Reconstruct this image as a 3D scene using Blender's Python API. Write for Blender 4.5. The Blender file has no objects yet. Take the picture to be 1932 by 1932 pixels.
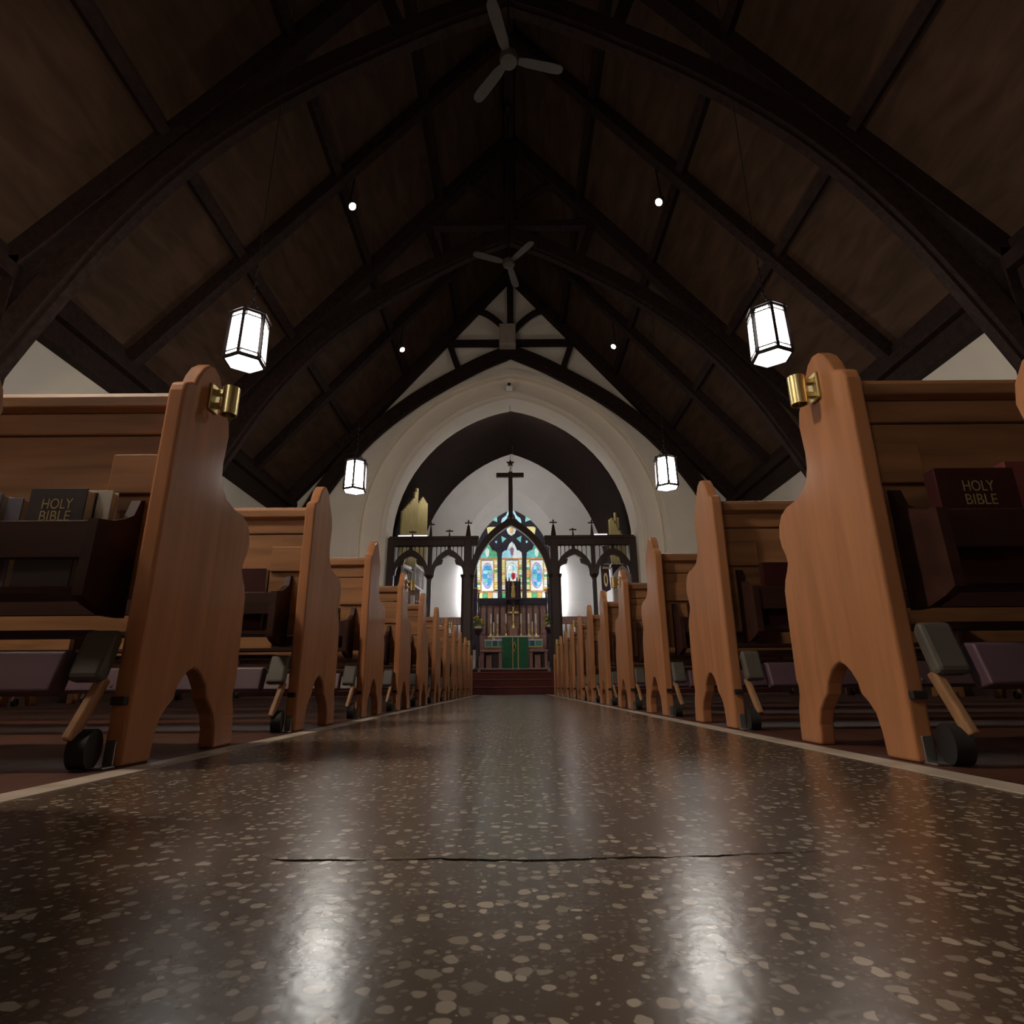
import bpy, bmesh, math, random
from mathutils import Vector, Matrix
random.seed(7)
S = bpy.context.scene
COL = S.collection

# ------------------------------------------------------------------ camera
F, VX, VY, HC = 1100.0, 964.0, 1297.0, 0.146
PITCH = math.atan((VY - 966) / F)
CP, SP = math.cos(PITCH), math.sin(PITCH)
cam = bpy.data.cameras.new('camera')
cam.sensor_width = 36.0
cam.lens = 36.0 * F / 1932.0
cam.clip_start = 0.02
cam.clip_end = 200
camo = bpy.data.objects.new('camera', cam)
COL.objects.link(camo)
ROLL, YAW = math.radians(-0.45), math.radians(-0.03)
camo.matrix_world = (Matrix.Translation((0, 0, HC)) @ Matrix.Rotation(YAW, 4, 'Z')
                     @ Matrix.Rotation(math.pi / 2 + PITCH, 4, 'X') @ Matrix.Rotation(ROLL, 4, 'Z'))
S.camera = camo
# ------------------------------------------------------------------ world, exposure
w = bpy.data.worlds.new('world'); S.world = w; w.use_nodes = True
w.node_tree.nodes['Background'].inputs[0].default_value = (0.5, 0.55, 0.7, 1)
w.node_tree.nodes['Background'].inputs[1].default_value = 0.0
S.view_settings.view_transform = 'Standard'
S.view_settings.look = 'None'
S.view_settings.exposure = 0.0
S.view_settings.gamma = 1.0
S.view_settings.use_curve_mapping = False
S.cycles.use_denoising = True
S.cycles.use_light_tree = False
S.cycles.max_bounces = 5
S.cycles.diffuse_bounces = 4
S.cycles.glossy_bounces = 3
S.cycles.use_adaptive_sampling = True
S.cycles.adaptive_threshold = 0.08
LANTERN = 47.0      # radiance of the lantern glass
TUBE = 60.0         # radiance of the chancel tube lamps
ADDED_FLOOD = 140.0        # radiance of the added flood lamps behind the chancel arch


def at(px, py, D):
    """photo pixel -> (x, z) on the upright plane at distance D"""
    k = (VY - py) * CP / F
    d = D * CP / (1 - k * SP)
    return ((px - VX) * d / F, k * d + HC)


# ------------------------------------------------------------------ materials
MATS = {}


def mat(name, col, rough=0.6, metal=0.0, emit=0.0, coat=0.0, var=0.12, scale=8.0, stretch=(1, 1, 1), bump=0.0, spec=0.5, ecol=None):
    m = bpy.data.materials.new(name); m.use_nodes = True
    nt = m.node_tree; b = nt.nodes['Principled BSDF']
    b.inputs['Roughness'].default_value = rough
    b.inputs['Metallic'].default_value = metal
    b.inputs['Specular IOR Level'].default_value = spec
    if coat:
        b.inputs['Coat Weight'].default_value = coat
        b.inputs['Coat Roughness'].default_value = 0.13
    tc = nt.nodes.new('ShaderNodeTexCoord')
    oi = nt.nodes.new('ShaderNodeObjectInfo')
    ad = nt.nodes.new('ShaderNodeVectorMath'); ad.operation = 'ADD'
    sc = nt.nodes.new('ShaderNodeVectorMath'); sc.operation = 'SCALE'
    sc.inputs['Scale'].default_value = 7.0
    cb = nt.nodes.new('ShaderNodeCombineXYZ')
    for i in range(3): nt.links.new(oi.outputs['Random'], cb.inputs[i])
    nt.links.new(cb.outputs[0], sc.inputs[0])
    nt.links.new(tc.outputs['Object'], ad.inputs[0]); nt.links.new(sc.outputs[0], ad.inputs[1])
    mp = nt.nodes.new('ShaderNodeMapping'); mp.inputs['Scale'].default_value = stretch
    nt.links.new(ad.outputs[0], mp.inputs[0])
    nz = nt.nodes.new('ShaderNodeTexNoise'); nz.inputs['Scale'].default_value = scale
    nz.inputs['Detail'].default_value = 5.0; nz.inputs['Distortion'].default_value = 0.6
    nt.links.new(mp.outputs[0], nz.inputs['Vector'])
    rp = nt.nodes.new('ShaderNodeValToRGB')
    e = rp.color_ramp.elements
    e[0].position, e[1].position = 0.3, 0.7
    e[0].color = tuple(c * (1 - var) for c in col) + (1,)
    e[1].color = tuple(min(1, c * (1 + var)) for c in col) + (1,)
    nt.links.new(nz.outputs['Fac'], rp.inputs[0])
    nt.links.new(rp.outputs[0], b.inputs['Base Color'])
    if bump:
        bn = nt.nodes.new('ShaderNodeBump'); bn.inputs['Strength'].default_value = bump
        bn.inputs['Distance'].default_value = 0.01
        nt.links.new(nz.outputs['Fac'], bn.inputs['Height']); nt.links.new(bn.outputs[0], b.inputs['Normal'])
    if emit:
        if ecol is None:
            nt.links.new(rp.outputs[0], b.inputs['Emission Color'])
        else:
            b.inputs['Emission Color'].default_value = tuple(ecol) + (1,)
        b.inputs['Emission Strength'].default_value = emit
        m.cycles.emission_sampling = 'FRONT' if emit > 5 else 'NONE'
    MATS[name] = m
    return m


GR = (14, 14, 1.1)
mat('pew_oak', (0.45, 0.20, 0.092), 0.55, coat=0.5, spec=0.08, var=0.15, scale=2.2, stretch=(9, 9, 0.9))
mat('pew_back', (0.30, 0.145, 0.066), 0.5, var=0.3, scale=2.0, stretch=(0.9, 6, 9), spec=0.25)
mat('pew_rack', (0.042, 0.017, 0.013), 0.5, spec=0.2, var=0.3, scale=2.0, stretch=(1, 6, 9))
mat('purple_vinyl', (0.11, 0.064, 0.085), 0.45, var=0.1, bump=0.1)
mat('grey_vinyl', (0.10, 0.092, 0.078), 0.6, var=0.15)
mat('arm_wood', (0.36, 0.20, 0.10), 0.5, var=0.2, scale=4, stretch=GR)
mat('black_rubber', (0.012, 0.011, 0.011), 0.7)
mat('crack_dark', (0.012, 0.010, 0.008), 0.9, spec=0.0)
mat('steel', (0.55, 0.56, 0.55), 0.35, metal=1.0, var=0.1)
mat('brass', (0.62, 0.50, 0.24), 0.32, metal=1.0, var=0.12)
mat('gold', (0.75, 0.56, 0.22), 0.35, metal=0.7, var=0.15)
mat('roof_timber', (0.028, 0.0165, 0.014), 0.6, spec=0.06, var=0.3, scale=3, stretch=(4, 4, 4))
mat('roof_board', (0.067, 0.038, 0.024), 0.7, spec=0.06, var=0.3, scale=1.2, stretch=(6, 1, 1))
mat('plaster', (0.66, 0.585, 0.49), 0.85, var=0.04, scale=1.5, bump=0.05)
mat('plaster_arch', (0.90, 0.80, 0.675), 0.85, var=0.04, scale=1.5)
mat('plaster_white', (0.72, 0.69, 0.66), 0.85, var=0.04, scale=1.5)
mat('stone_strip', (0.48, 0.41, 0.34), 0.45, var=0.25, scale=9)
mat('floor_wood', (0.085, 0.032, 0.022), 0.45, var=0.35, scale=2, stretch=(12, 1, 1))
mat('red_carpet', (0.085, 0.018, 0.015), 0.95, var=0.25, scale=30)
mat('screen_oak', (0.050, 0.026, 0.019), 0.42, spec=0.25, var=0.3, scale=4, stretch=GR)
mat('altar_wood', (0.36, 0.19, 0.155), 0.5, var=0.35, scale=5, stretch=GR)
mat('dark_carving', (0.045, 0.022, 0.028), 0.5, var=0.3, scale=12)
mat('vault_board', (0.020, 0.012, 0.010), 0.8, spec=0.03, var=0.25, scale=2, stretch=(1, 6, 1))
mat('fan_paint', (0.06, 0.048, 0.038), 0.6, var=0.08)
mat('box_grey', (0.36, 0.29, 0.25), 0.8, var=0.08)
mat('lantern_metal', (0.035, 0.028, 0.028), 0.4, metal=0.6)
mat('lantern_glass', (0.9, 0.9, 0.88), 0.4, emit=LANTERN, ecol=(1.0, 0.965, 0.90))
mat('added_lantern_glass', (0.9, 0.9, 0.88), 0.4, emit=LANTERN * 4.0, ecol=(1.0, 0.83, 0.66))  # stronger, warmer glass for the added lantern out of view
mat('spot_glass', (0.9, 0.9, 0.9), 0.4, emit=14.0, ecol=(1.0, 0.95, 0.92))
mat('tube_glass', (0.95, 0.95, 0.95), 0.4, emit=TUBE, ecol=(0.95, 0.97, 1.0))
mat('nosing_carpet', (0.17, 0.045, 0.035), 0.95, var=0.2, scale=30)
mat('added_dark_band', (0.05, 0.022, 0.015), 0.5, var=0.3, scale=3, stretch=GR)
mat('added_flood_glass', (0.95, 0.95, 0.95), 0.4, emit=ADDED_FLOOD, ecol=(1.0, 0.95, 0.90))
mat('tube_glass_soft', (0.95, 0.95, 0.95), 0.4, emit=1.6, ecol=(0.92, 0.88, 1.0))
mat('white_paint', (0.75, 0.72, 0.68), 0.5, var=0.05)
mat('pipe_gold', (0.62, 0.50, 0.22), 0.35, metal=0.35, var=0.1, scale=3)
mat('candle_wax', (0.85, 0.80, 0.68), 0.5, var=0.05)
mat('linen', (0.80, 0.80, 0.76), 0.9, var=0.05)
mat('green_cloth', (0.035, 0.17, 0.085), 0.85, var=0.2, scale=20)
mat('green_trim', (0.12, 0.34, 0.26), 0.8, var=0.2, scale=40)
mat('blue_trim', (0.06, 0.14, 0.30), 0.8, var=0.2, scale=40)
mat('gold_fringe', (0.55, 0.50, 0.16), 0.8, var=0.25, scale=60)
mat('flower_yellow', (0.72, 0.56, 0.05), 0.7, var=0.3, scale=30)
mat('leaf_green', (0.10, 0.22, 0.05), 0.7, var=0.35, scale=20)
mat('purple_cloth', (0.13, 0.075, 0.15), 0.9, var=0.15, scale=12)
mat('curtain_cloth', (0.16, 0.13, 0.22), 0.9, var=0.2, scale=10)
mat('red_glass', (0.55, 0.03, 0.04), 0.3, emit=0.35)
mat('book_black', (0.022, 0.012, 0.012), 0.5, var=0.2)
mat('book_maroon', (0.045, 0.010, 0.010), 0.55, spec=0.2, var=0.2)
mat('book_red', (0.16, 0.03, 0.03), 0.5, var=0.2)
mat('book_blue', (0.16, 0.16, 0.20), 0.6, var=0.15)
mat('book_white', (0.55, 0.50, 0.43), 0.6, var=0.1)
mat('paper', (0.60, 0.54, 0.44), 0.8, var=0.1)
mat('gold_print', (0.42, 0.33, 0.15), 0.45, metal=0.3, var=0.15)
mat('window_stone', (0.035, 0.030, 0.050), 0.7, var=0.2)
GL = dict(
    yellow=(0.75, 0.66, 0.28), amber=(0.62, 0.38, 0.12), orange=(0.55, 0.22, 0.08), green=(0.10, 0.38, 0.20),
    teal=(0.16, 0.50, 0.48), blue=(0.05, 0.30, 0.52), sky=(0.32, 0.62, 0.72), pale=(0.66, 0.78, 0.74),
    white=(0.80, 0.80, 0.72), lilac=(0.36, 0.38, 0.60), plum=(0.22, 0.12, 0.20), deep=(0.03, 0.12, 0.30))
for k, c in GL.items():
    mat('glass_' + k, c, 0.3, emit=0.62, var=0.35, scale=14)


def terrazzo():
    m = bpy.data.materials.new('terrazzo'); m.use_nodes = True; MATS['terrazzo'] = m
    nt = m.node_tree; b = nt.nodes['Principled BSDF']; N = nt.nodes.new; L = nt.links.new
    tc = N('ShaderNodeTexCoord')
    nz = N('ShaderNodeTexNoise'); nz.inputs['Scale'].default_value = 55; nz.inputs['Detail'].default_value = 2
    L(tc.outputs['Object'], nz.inputs['Vector'])
    sub = N('ShaderNodeVectorMath'); sub.operation = 'MULTIPLY_ADD'
    L(nz.outputs['Color'], sub.inputs[0]); sub.inputs[1].default_value = (0.012, 0.012, 0); L(tc.outputs['Object'], sub.inputs[2])

    def chips(scale, thr):
        v = N('ShaderNodeTexVoronoi'); v.voronoi_dimensions = '2D'; v.inputs['Scale'].default_value = scale
        v.inputs['Randomness'].default_value = 1.0
        L(sub.outputs[0], v.inputs['Vector'])
        sx = N('ShaderNodeSeparateColor'); L(v.outputs['Color'], sx.inputs[0])
        mr = N('ShaderNodeMapRange'); mr.inputs[1].default_value = 0.25; mr.inputs[2].default_value = 1.0
        mr.inputs[3].default_value = 0.0; mr.inputs[4].default_value = thr
        L(sx.outputs[0], mr.inputs[0])
        d = N('ShaderNodeMath'); d.operation = 'SUBTRACT'; L(mr.outputs[0], d.inputs[0]); L(v.outputs['Distance'], d.inputs[1])
        q = N('ShaderNodeMapRange'); q.inputs[1].default_value = -0.02; q.inputs[2].default_value = 0.05
        L(d.outputs[0], q.inputs[0])
        return q.outputs[0], sx.outputs[1]
    c1, r1 = chips(75, 0.47)
    c2, r2 = chips(165, 0.42)
    big = N('ShaderNodeTexNoise'); big.inputs['Scale'].default_value = 3; L(tc.outputs['Object'], big.inputs['Vector'])
    base = N('ShaderNodeValToRGB'); e = base.color_ramp.elements
    e[0].color = (0.072, 0.048, 0.032, 1); e[1].color = (0.105, 0.073, 0.050, 1); L(big.outputs['Fac'], base.inputs[0])
    chipc = N('ShaderNodeValToRGB'); e = chipc.color_ramp.elements
    e[0].color = (0.19, 0.155, 0.12, 1); e[1].color = (0.42, 0.36, 0.29, 1); L(r1, chipc.inputs[0])
    m2 = N('ShaderNodeMix'); m2.data_type = 'RGBA'
    f2 = N('ShaderNodeMath'); f2.operation = 'MULTIPLY'; f2.inputs[1].default_value = 0.6; L(c2, f2.inputs[0])
    L(f2.outputs[0], m2.inputs[0]); L(base.outputs[0], m2.inputs[6]); m2.inputs[7].default_value = (0.20, 0.165, 0.13, 1)
    m1 = N('ShaderNodeMix'); m1.data_type = 'RGBA'
    L(c1, m1.inputs[0]); L(m2.outputs[2], m1.inputs[6]); L(chipc.outputs[0], m1.inputs[7])
    L(m1.outputs[2], b.inputs['Base Color'])
    rz = N('ShaderNodeTexNoise'); rz.inputs['Scale'].default_value = 20; L(tc.outputs['Object'], rz.inputs['Vector'])
    rr = N('ShaderNodeMapRange'); rr.inputs[3].default_value = 0.20; rr.inputs[4].default_value = 0.27; L(rz.outputs['Fac'], rr.inputs[0])
    L(rr.outputs[0], b.inputs['Roughness'])
    b.inputs['Specular IOR Level'].default_value = 0.5
    bz = N('ShaderNodeTexNoise'); bz.inputs['Scale'].default_value = 90; bz.inputs['Detail'].default_value = 2; L(tc.outputs['Object'], bz.inputs['Vector'])
    bn = N('ShaderNodeBump'); bn.inputs['Strength'].default_value = 0.11; bn.inputs['Distance'].default_value = 0.002
    L(bz.outputs['Fac'], bn.inputs['Height']); L(bn.outputs[0], b.inputs['Normal'])


terrazzo()
# ------------------------------------------------------------------ object helpers
ORG = {}


def finish(o, parent):
    COL.objects.link(o)
    if parent is not None:
        o.parent = parent
        ORG[o.name] = ORG[parent.name]
    else:
        ORG[o.name] = Vector((0, 0, 0))
    return o


def mesh(name, verts, faces, m, parent=None, smooth=False, bevel=0.0, seg=2, mats=None, fm=None, recalc=True):
    """one mesh object; verts are in world coordinates, the origin is that of its thing"""
    org = ORG[parent.name] if parent is not None else Vector((0, 0, 0))
    me = bpy.data.meshes.new(name)
    me.from_pydata([tuple(Vector(v) - org) for v in verts], [], faces)
    if mats:
        for k in mats: me.materials.append(MATS[k])
        if fm:
            for i, p in enumerate(me.polygons): p.material_index = fm[i]
    else:
        me.materials.append(MATS[m])
    if recalc:
        bm = bmesh.new(); bm.from_mesh(me)
        bmesh.ops.recalc_face_normals(bm, faces=bm.faces[:])
        bm.to_mesh(me); bm.free()
    if smooth:
        for p in me.polygons: p.use_smooth = True
        try: me.set_sharp_from_angle(angle=math.radians(38))
        except Exception: pass
    o = bpy.data.objects.new(name, me)
    if bevel:
        md = o.modifiers.new('bevel', 'BEVEL'); md.width = bevel; md.segments = seg
        md.limit_method = 'ANGLE'; md.angle_limit = math.radians(35)
    return finish(o, parent)


def tag(o, label=None, cat=None, group=None, kind=None):
    if label: o['label'] = label
    if cat: o['category'] = cat
    if group: o['group'] = group
    if kind: o['kind'] = kind
    return o


def thing(name, loc, label, cat, group=None):
    o = bpy.data.objects.new(name, None); COL.objects.link(o)
    o.empty_display_size = 0.1
    o.location = loc; ORG[o.name] = Vector(loc)
    return tag(o, label, cat, group)


def copy_tree(o, loc, label=None, cat=None):
    r = o.copy(); COL.objects.link(r); r.location = loc
    ORG[r.name] = Vector(loc)
    if label: r['label'] = label
    def kids(src, dst):
        for ch in src.children:
            c = ch.copy(); COL.objects.link(c); c.parent = dst; kids(ch, c)
    kids(o, r)
    return r


class B:
    """collects boxes, prisms, tubes, lathes into vertex and face lists"""
    def __init__(s): s.v, s.f, s.m = [], [], []

    def add(s, v, f, mi=0):
        n = len(s.v); s.v += [tuple(p) for p in v]; s.f += [tuple(i + n for i in q) for q in f]; s.m += [mi] * len(f)
        return s

    def box(s, x0, x1, y0, y1, z0, z1, mi=0):
        v = [(x, y, z) for z in (z0, z1) for y in (y0, y1) for x in (x0, x1)]
        return s.add(v, [(0, 1, 3, 2), (4, 6, 7, 5), (0, 4, 5, 1), (2, 3, 7, 6), (0, 2, 6, 4), (1, 5, 7, 3)], mi)

    def hexa(s, a, b, mi=0):
        """two quads of four points each"""
        return s.add(list(a) + list(b), [(0, 1, 2, 3), (7, 6, 5, 4), (0, 4, 5, 1), (1, 5, 6, 2), (2, 6, 7, 3), (3, 7, 4, 0)], mi)

    def beam(s, p0, p1, w, h, side=None, mi=0, w1=None, h1=None):
        p0, p1 = Vector(p0), Vector(p1); d = (p1 - p0).normalized()
        sd = Vector(side) if side else (d.cross(Vector((0, 0, 1))) if abs(d.z) < 0.99 else Vector((1, 0, 0)))
        sd = (sd - d * sd.dot(d)).normalized(); up = sd.cross(d).normalized()
        w1 = w if w1 is None else w1; h1 = h if h1 is None else h1
        q = lambda p, a, c: [p - sd * a / 2 - up * c / 2, p + sd * a / 2 - up * c / 2, p + sd * a / 2 + up * c / 2, p - sd * a / 2 + up * c / 2]
        return s.hexa(q(p0, w, h), q(p1, w1, h1), mi)

    def prism(s, poly, axis, a0, a1, mi=0):
        n = len(poly)
        mk = {'y': lambda p, a: (p[0], a, p[1]), 'x': lambda p, a: (a, p[0], p[1]), 'z': lambda p, a: (p[0], p[1], a)}[axis]
        v = [mk(p, a0) for p in poly] + [mk(p, a1) for p in poly]
        f = [tuple(range(n)), tuple(range(2 * n - 1, n - 1, -1))] + [(i, i + n, (i + 1) % n + n, (i + 1) % n) for i in range(n)]
        return s.add(v, f, mi)

    def strip(s, pa, pb, y0, y1, mi=0, axis='y'):
        """a band between two polylines, extruded along y"""
        n = len(pa)
        mk = (lambda p, a: (p[0], a, p[1])) if axis == 'y' else (lambda p, a: (a, p[0], p[1]))
        v = [mk(p, y0) for p in pa] + [mk(p, y0) for p in pb] + [mk(p, y1) for p in pa] + [mk(p, y1) for p in pb]
        f = []
        for i in range(n - 1):
            f += [(i, i + 1, n + i + 1, n + i), (2 * n + i, 3 * n + i, 3 * n + i + 1, 2 * n + i + 1),
                  (i, 2 * n + i, 2 * n + i + 1, i + 1), (n + i, n + i + 1, 3 * n + i + 1, 3 * n + i)]
        f += [(0, n, 3 * n, 2 * n), (n - 1, 3 * n - 1, 4 * n - 1, 2 * n - 1)]
        return s.add(v, f, mi)

    def cyl(s, p0, p1, r0, r1=None, n=12, mi=0):
        r1 = r0 if r1 is None else r1
        p0, p1 = Vector(p0), Vector(p1); d = (p1 - p0).normalized()
        a = d.orthogonal().normalized(); c = d.cross(a)
        ring = lambda p, r: [p + (a * math.cos(t) + c * math.sin(t)) * r for t in [2 * math.pi * i / n for i in range(n)]]
        return s.add(ring(p0, r0) + ring(p1, r1), [tuple(range(n)), tuple(range(2 * n - 1, n - 1, -1))] + [(i, i + n, (i + 1) % n + n, (i + 1) % n) for i in range(n)], mi)

    def lathe(s, c, prof, n=16, mi=0, rot=0.0):
        """prof: (radius, z) from bottom to top"""
        v = []; k = len(prof)
        for r, z in prof:
            for i in range(n):
                t = 2 * math.pi * i / n + rot; v.append((c[0] + r * math.cos(t), c[1] + r * math.sin(t), c[2] + z))
        f = [tuple(range(n))[::-1], tuple(range((k - 1) * n, k * n))]
        for j in range(k - 1):
            f += [(j * n + i, j * n + (i + 1) % n, (j + 1) * n + (i + 1) % n, (j + 1) * n + i) for i in range(n)]
        return s.add(v, f, mi)

    def ball(s, c, r, n=8, k=5, mi=0, sq=1.0):
        pr = [(max(1e-4, r * math.sin(math.pi * j / k)), -r * sq * math.cos(math.pi * j / k)) for j in range(k + 1)]
        return s.lathe(c, pr, n, mi)

    def out(s, name, m, parent=None, **kw):
        return mesh(name, s.v, s.f, m, parent, fm=s.m if kw.get('mats') else None, **kw)


def arch(hw, zs, apex, n=14, base=None):
    """pointed arch as (x, z) points from left springing over the apex to the right springing"""
    H = apex - zs
    a = (H * H - hw * hw) / (2 * hw); R = hw + a
    t1 = math.atan2(H, a)
    lf = [(-(R * math.cos(t1 * i / n) - a), zs + R * math.sin(t1 * i / n)) for i in range(n + 1)]
    pts = lf + [(-x, z) for x, z in lf[-2::-1]]
    if base is not None: pts = [(-hw, base)] + pts + [(hw, base)]
    return pts


# ------------------------------------------------------------------ the shell of the nave
WX, RIDGE, SLOPE = 5.75, 11.66, 1.19          # half width, ridge height, roof fall per metre
EAVE = RIDGE - SLOPE * WX
Y0, YC = -6.5, 14.2                           # back wall, chancel wall
roofz = lambda x: RIDGE - SLOPE * abs(x)
ST = dict(kind='structure')
floor = tag(B().box(-0.70, 0.70, Y0, 12.95, -0.12, 0.0).out('floor', 'terrazzo'), **ST)
# the crack that runs across the aisle, a jagged dark gap of uneven width
ck = [(-.222, .590, .6), (-.196, .586, 3.4), (-.165, .585, 2.8), (-.13, .5845, 1.0), (-.098, .5855, 1.3), (-.066, .587, 2.6), (-.043, .583, 3.6), (-.018, .581, 2.4), (.012, .580, 3.2), (.046, .5805, 2.6),
      (.076, .584, 2.2), (.105, .5865, 2.6), (.132, .585, 1.6), (.156, .590, 1.4), (.182, .5885, 2.4), (.21, .5945, 1.2), (.245, .597, .8), (.29, .603, .4)]
cp = []
for (x0, y0, w0), (x1, y1, w1) in zip(ck[:-1], ck[1:]):
    for k in range(5):
        t = k / 5
        cp.append((x0 + (x1 - x0) * t, y0 + (y1 - y0) * t + random.uniform(-.0012, .0012), max(.3, w0 + (w1 - w0) * t + random.uniform(-.5, .5)) * .0007))
vs = [(x, y - w_, .0004) for x, y, w_ in cp] + [(x, y + w_, .0004) for x, y, w_ in cp]; q = len(cp)
mesh('crack', vs, [(k, k + 1, q + k + 1, q + k) for k in range(q - 1)], 'crack_dark', floor)
for sx in (-1, 1):
    a, b_ = sorted((sx * 0.757, sx * WX))
    fl = tag(B().box(a, b_, Y0, 12.95, -0.12, 0.0).out('floor', 'floor_wood'), **ST)
    a, b_ = sorted((sx * 0.70, sx * 0.757))
    tag(B().box(a, b_, Y0, 12.95, -0.12, 0.0015).out('trim_%d' % (1 if sx < 0 else 2), 'stone_strip'), **ST)
    a, b_ = sorted((sx * WX, sx * (WX + 0.3)))
    tag(B().box(a, b_, Y0, YC + 0.2, -0.12, EAVE + 0.3).out('wall_left' if sx < 0 else 'wall_right', 'plaster'), **ST)
for sx in (-1, 1):
    a, b_ = sorted((sx * (WX - .04), sx * WX))
    tag(B().box(a, b_, Y0, 12.95, 0.0, 1.5).out('added_band_left' if sx < 0 else 'added_band_right', 'added_dark_band'), **ST)  # added dark band so the lit lower wall stays dark under the pews
tag(B().prism([(-WX - .3, -.12), (-WX - .3, EAVE), (0, RIDGE + .3), (WX + .3, EAVE), (WX + .3, -.12)], 'y', Y0 - 0.3, Y0).out('wall_back', 'plaster'), **ST)

# chancel wall with two arch orders
P0 = arch(3.85, 3.9, 8.33, 16, 0.0)
P1 = arch(3.22, 3.9, 7.74, 16, 0.0)
gable = [(-WX - .3, 0), (-WX - .3, EAVE - .3), (-WX, EAVE), (0, RIDGE), (WX, EAVE), (WX + .3, EAVE - .3), (WX + .3, 0)]
wc = tag(B().prism(gable + P0[::-1], 'y', YC, YC + 0.2).out('wall_chancel', 'plaster_arch'), **ST)
B().prism(gable + P1[::-1], 'y', YC + 0.2, YC + 1.0).out('arch_order', 'plaster_arch', wc)
H0, H1 = arch(3.87, 3.9, 8.35, 16, 2.6), arch(4.0, 3.9, 8.50, 16, 2.6)
B().strip(H0, H1, YC - 0.05, YC + 0.02).out('hood_moulding', 'plaster_arch', wc)
H0, H1 = arch(3.36, 3.9, 7.88, 16, 0.5), arch(3.44, 3.9, 7.97, 16, 0.5)
B().strip(H0, H1, YC + 0.15, YC + 0.21).out('inner_moulding', 'plaster_arch', wc)

# steps and chancel floor
st = tag(B().box(-WX, WX, 13.0, 14.2, -0.12, 0.16).out('floor_step', 'red_carpet'), **ST)
B().box(-WX, WX, 13.3, 14.2, 0.16, 0.32).out('step', 'red_carpet', st)
B().box(-WX, WX, 13.6, 14.2, 0.32, 0.48).out('step', 'red_carpet', st)
for y, z in ((13.0, .16), (13.3, .32), (13.6, .48)):
    B().box(-WX, WX, y - 0.02, y + 0.03, z - 0.02, z + 0.004).out('nosing', 'nosing_carpet', st)
tag(B().box(-3.85, 3.85, 14.2, 20.4, -0.12, 0.48).out('floor_chancel', 'red_carpet'), **ST)
tag(B().box(-3.2, 3.2, 17.2, 20.0, 0.48, 0.62).out('floor_sanctuary', 'red_carpet'), **ST)
tag(B().box(-0.70, 0.70, 12.95, 13.0, -0.12, 0.0).out('floor', 'terrazzo'), **ST)

# chancel walls, vault, east wall with the window opening
V = arch(3.25, 4.0, 8.40, 16)
YE = 20.0
for sx in (-1, 1):
    a, b_ = sorted((sx * 3.25, sx * 3.5))
    tag(B().box(a, b_, YC + 1.0, YE + 0.6, 0, 4.0).out('wall_chancel_left' if sx < 0 else 'wall_chancel_right', 'plaster_white'), **ST)
V2 = arch(3.5, 4.0, 8.65, 16)
vault = tag(B().strip(V, V2, YC + 1.0, YE + 0.6).out('ceiling_chancel', 'vault_board', smooth=True), **ST)
Vi = arch(3.15, 4.0, 8.28, 16)
WO = arch(1.72, 4.45, 7.09, 14)
WI = arch(1.34, 4.45, 6.36, 14)
we = B().prism([(-3.3, 2.95)] + arch(3.3, 4.0, 8.45, 16) + [(3.3, 2.95), (1.72, 2.95)] + WO[::-1] + [(-1.72, 2.95)], 'y', YE, YE + 0.1).out('wall_east', 'plaster_white')
tag(we, **ST)
B().box(-3.3, 3.3, YE, YE + 0.5, 0, 2.95).out('wall_base', 'plaster_white', we)
b = B(); wo = [(-1.72, 2.95)] + WO + [(1.72, 2.95)]; wi = [(-1.34, 2.95)] + WI + [(1.34, 2.95)]; n = len(wo)
mid = [((p[0] * .6 + q[0] * .4), (p[1] * .6 + q[1] * .4)) for p, q in zip(wo, wi)]
vs = [(p[0], YE + .02, p[1]) for p in wo] + [(p[0], YE + .14, p[1]) for p in mid] + [(p[0], YE + .16, p[1]) for p in [(q[0] * .965, q[1] - .03 if q[1] > 3 else q[1]) for q in mid]] + [(p[0], YE + .45, p[1]) for p in wi]
fs = [(j * n + i, j * n + i + 1, (j + 1) * n + i + 1, (j + 1) * n + i) for j in range(3) for i in range(n - 1)]
mesh('window_reveal', vs, fs, 'plaster_white', we, recalc=False)

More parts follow.
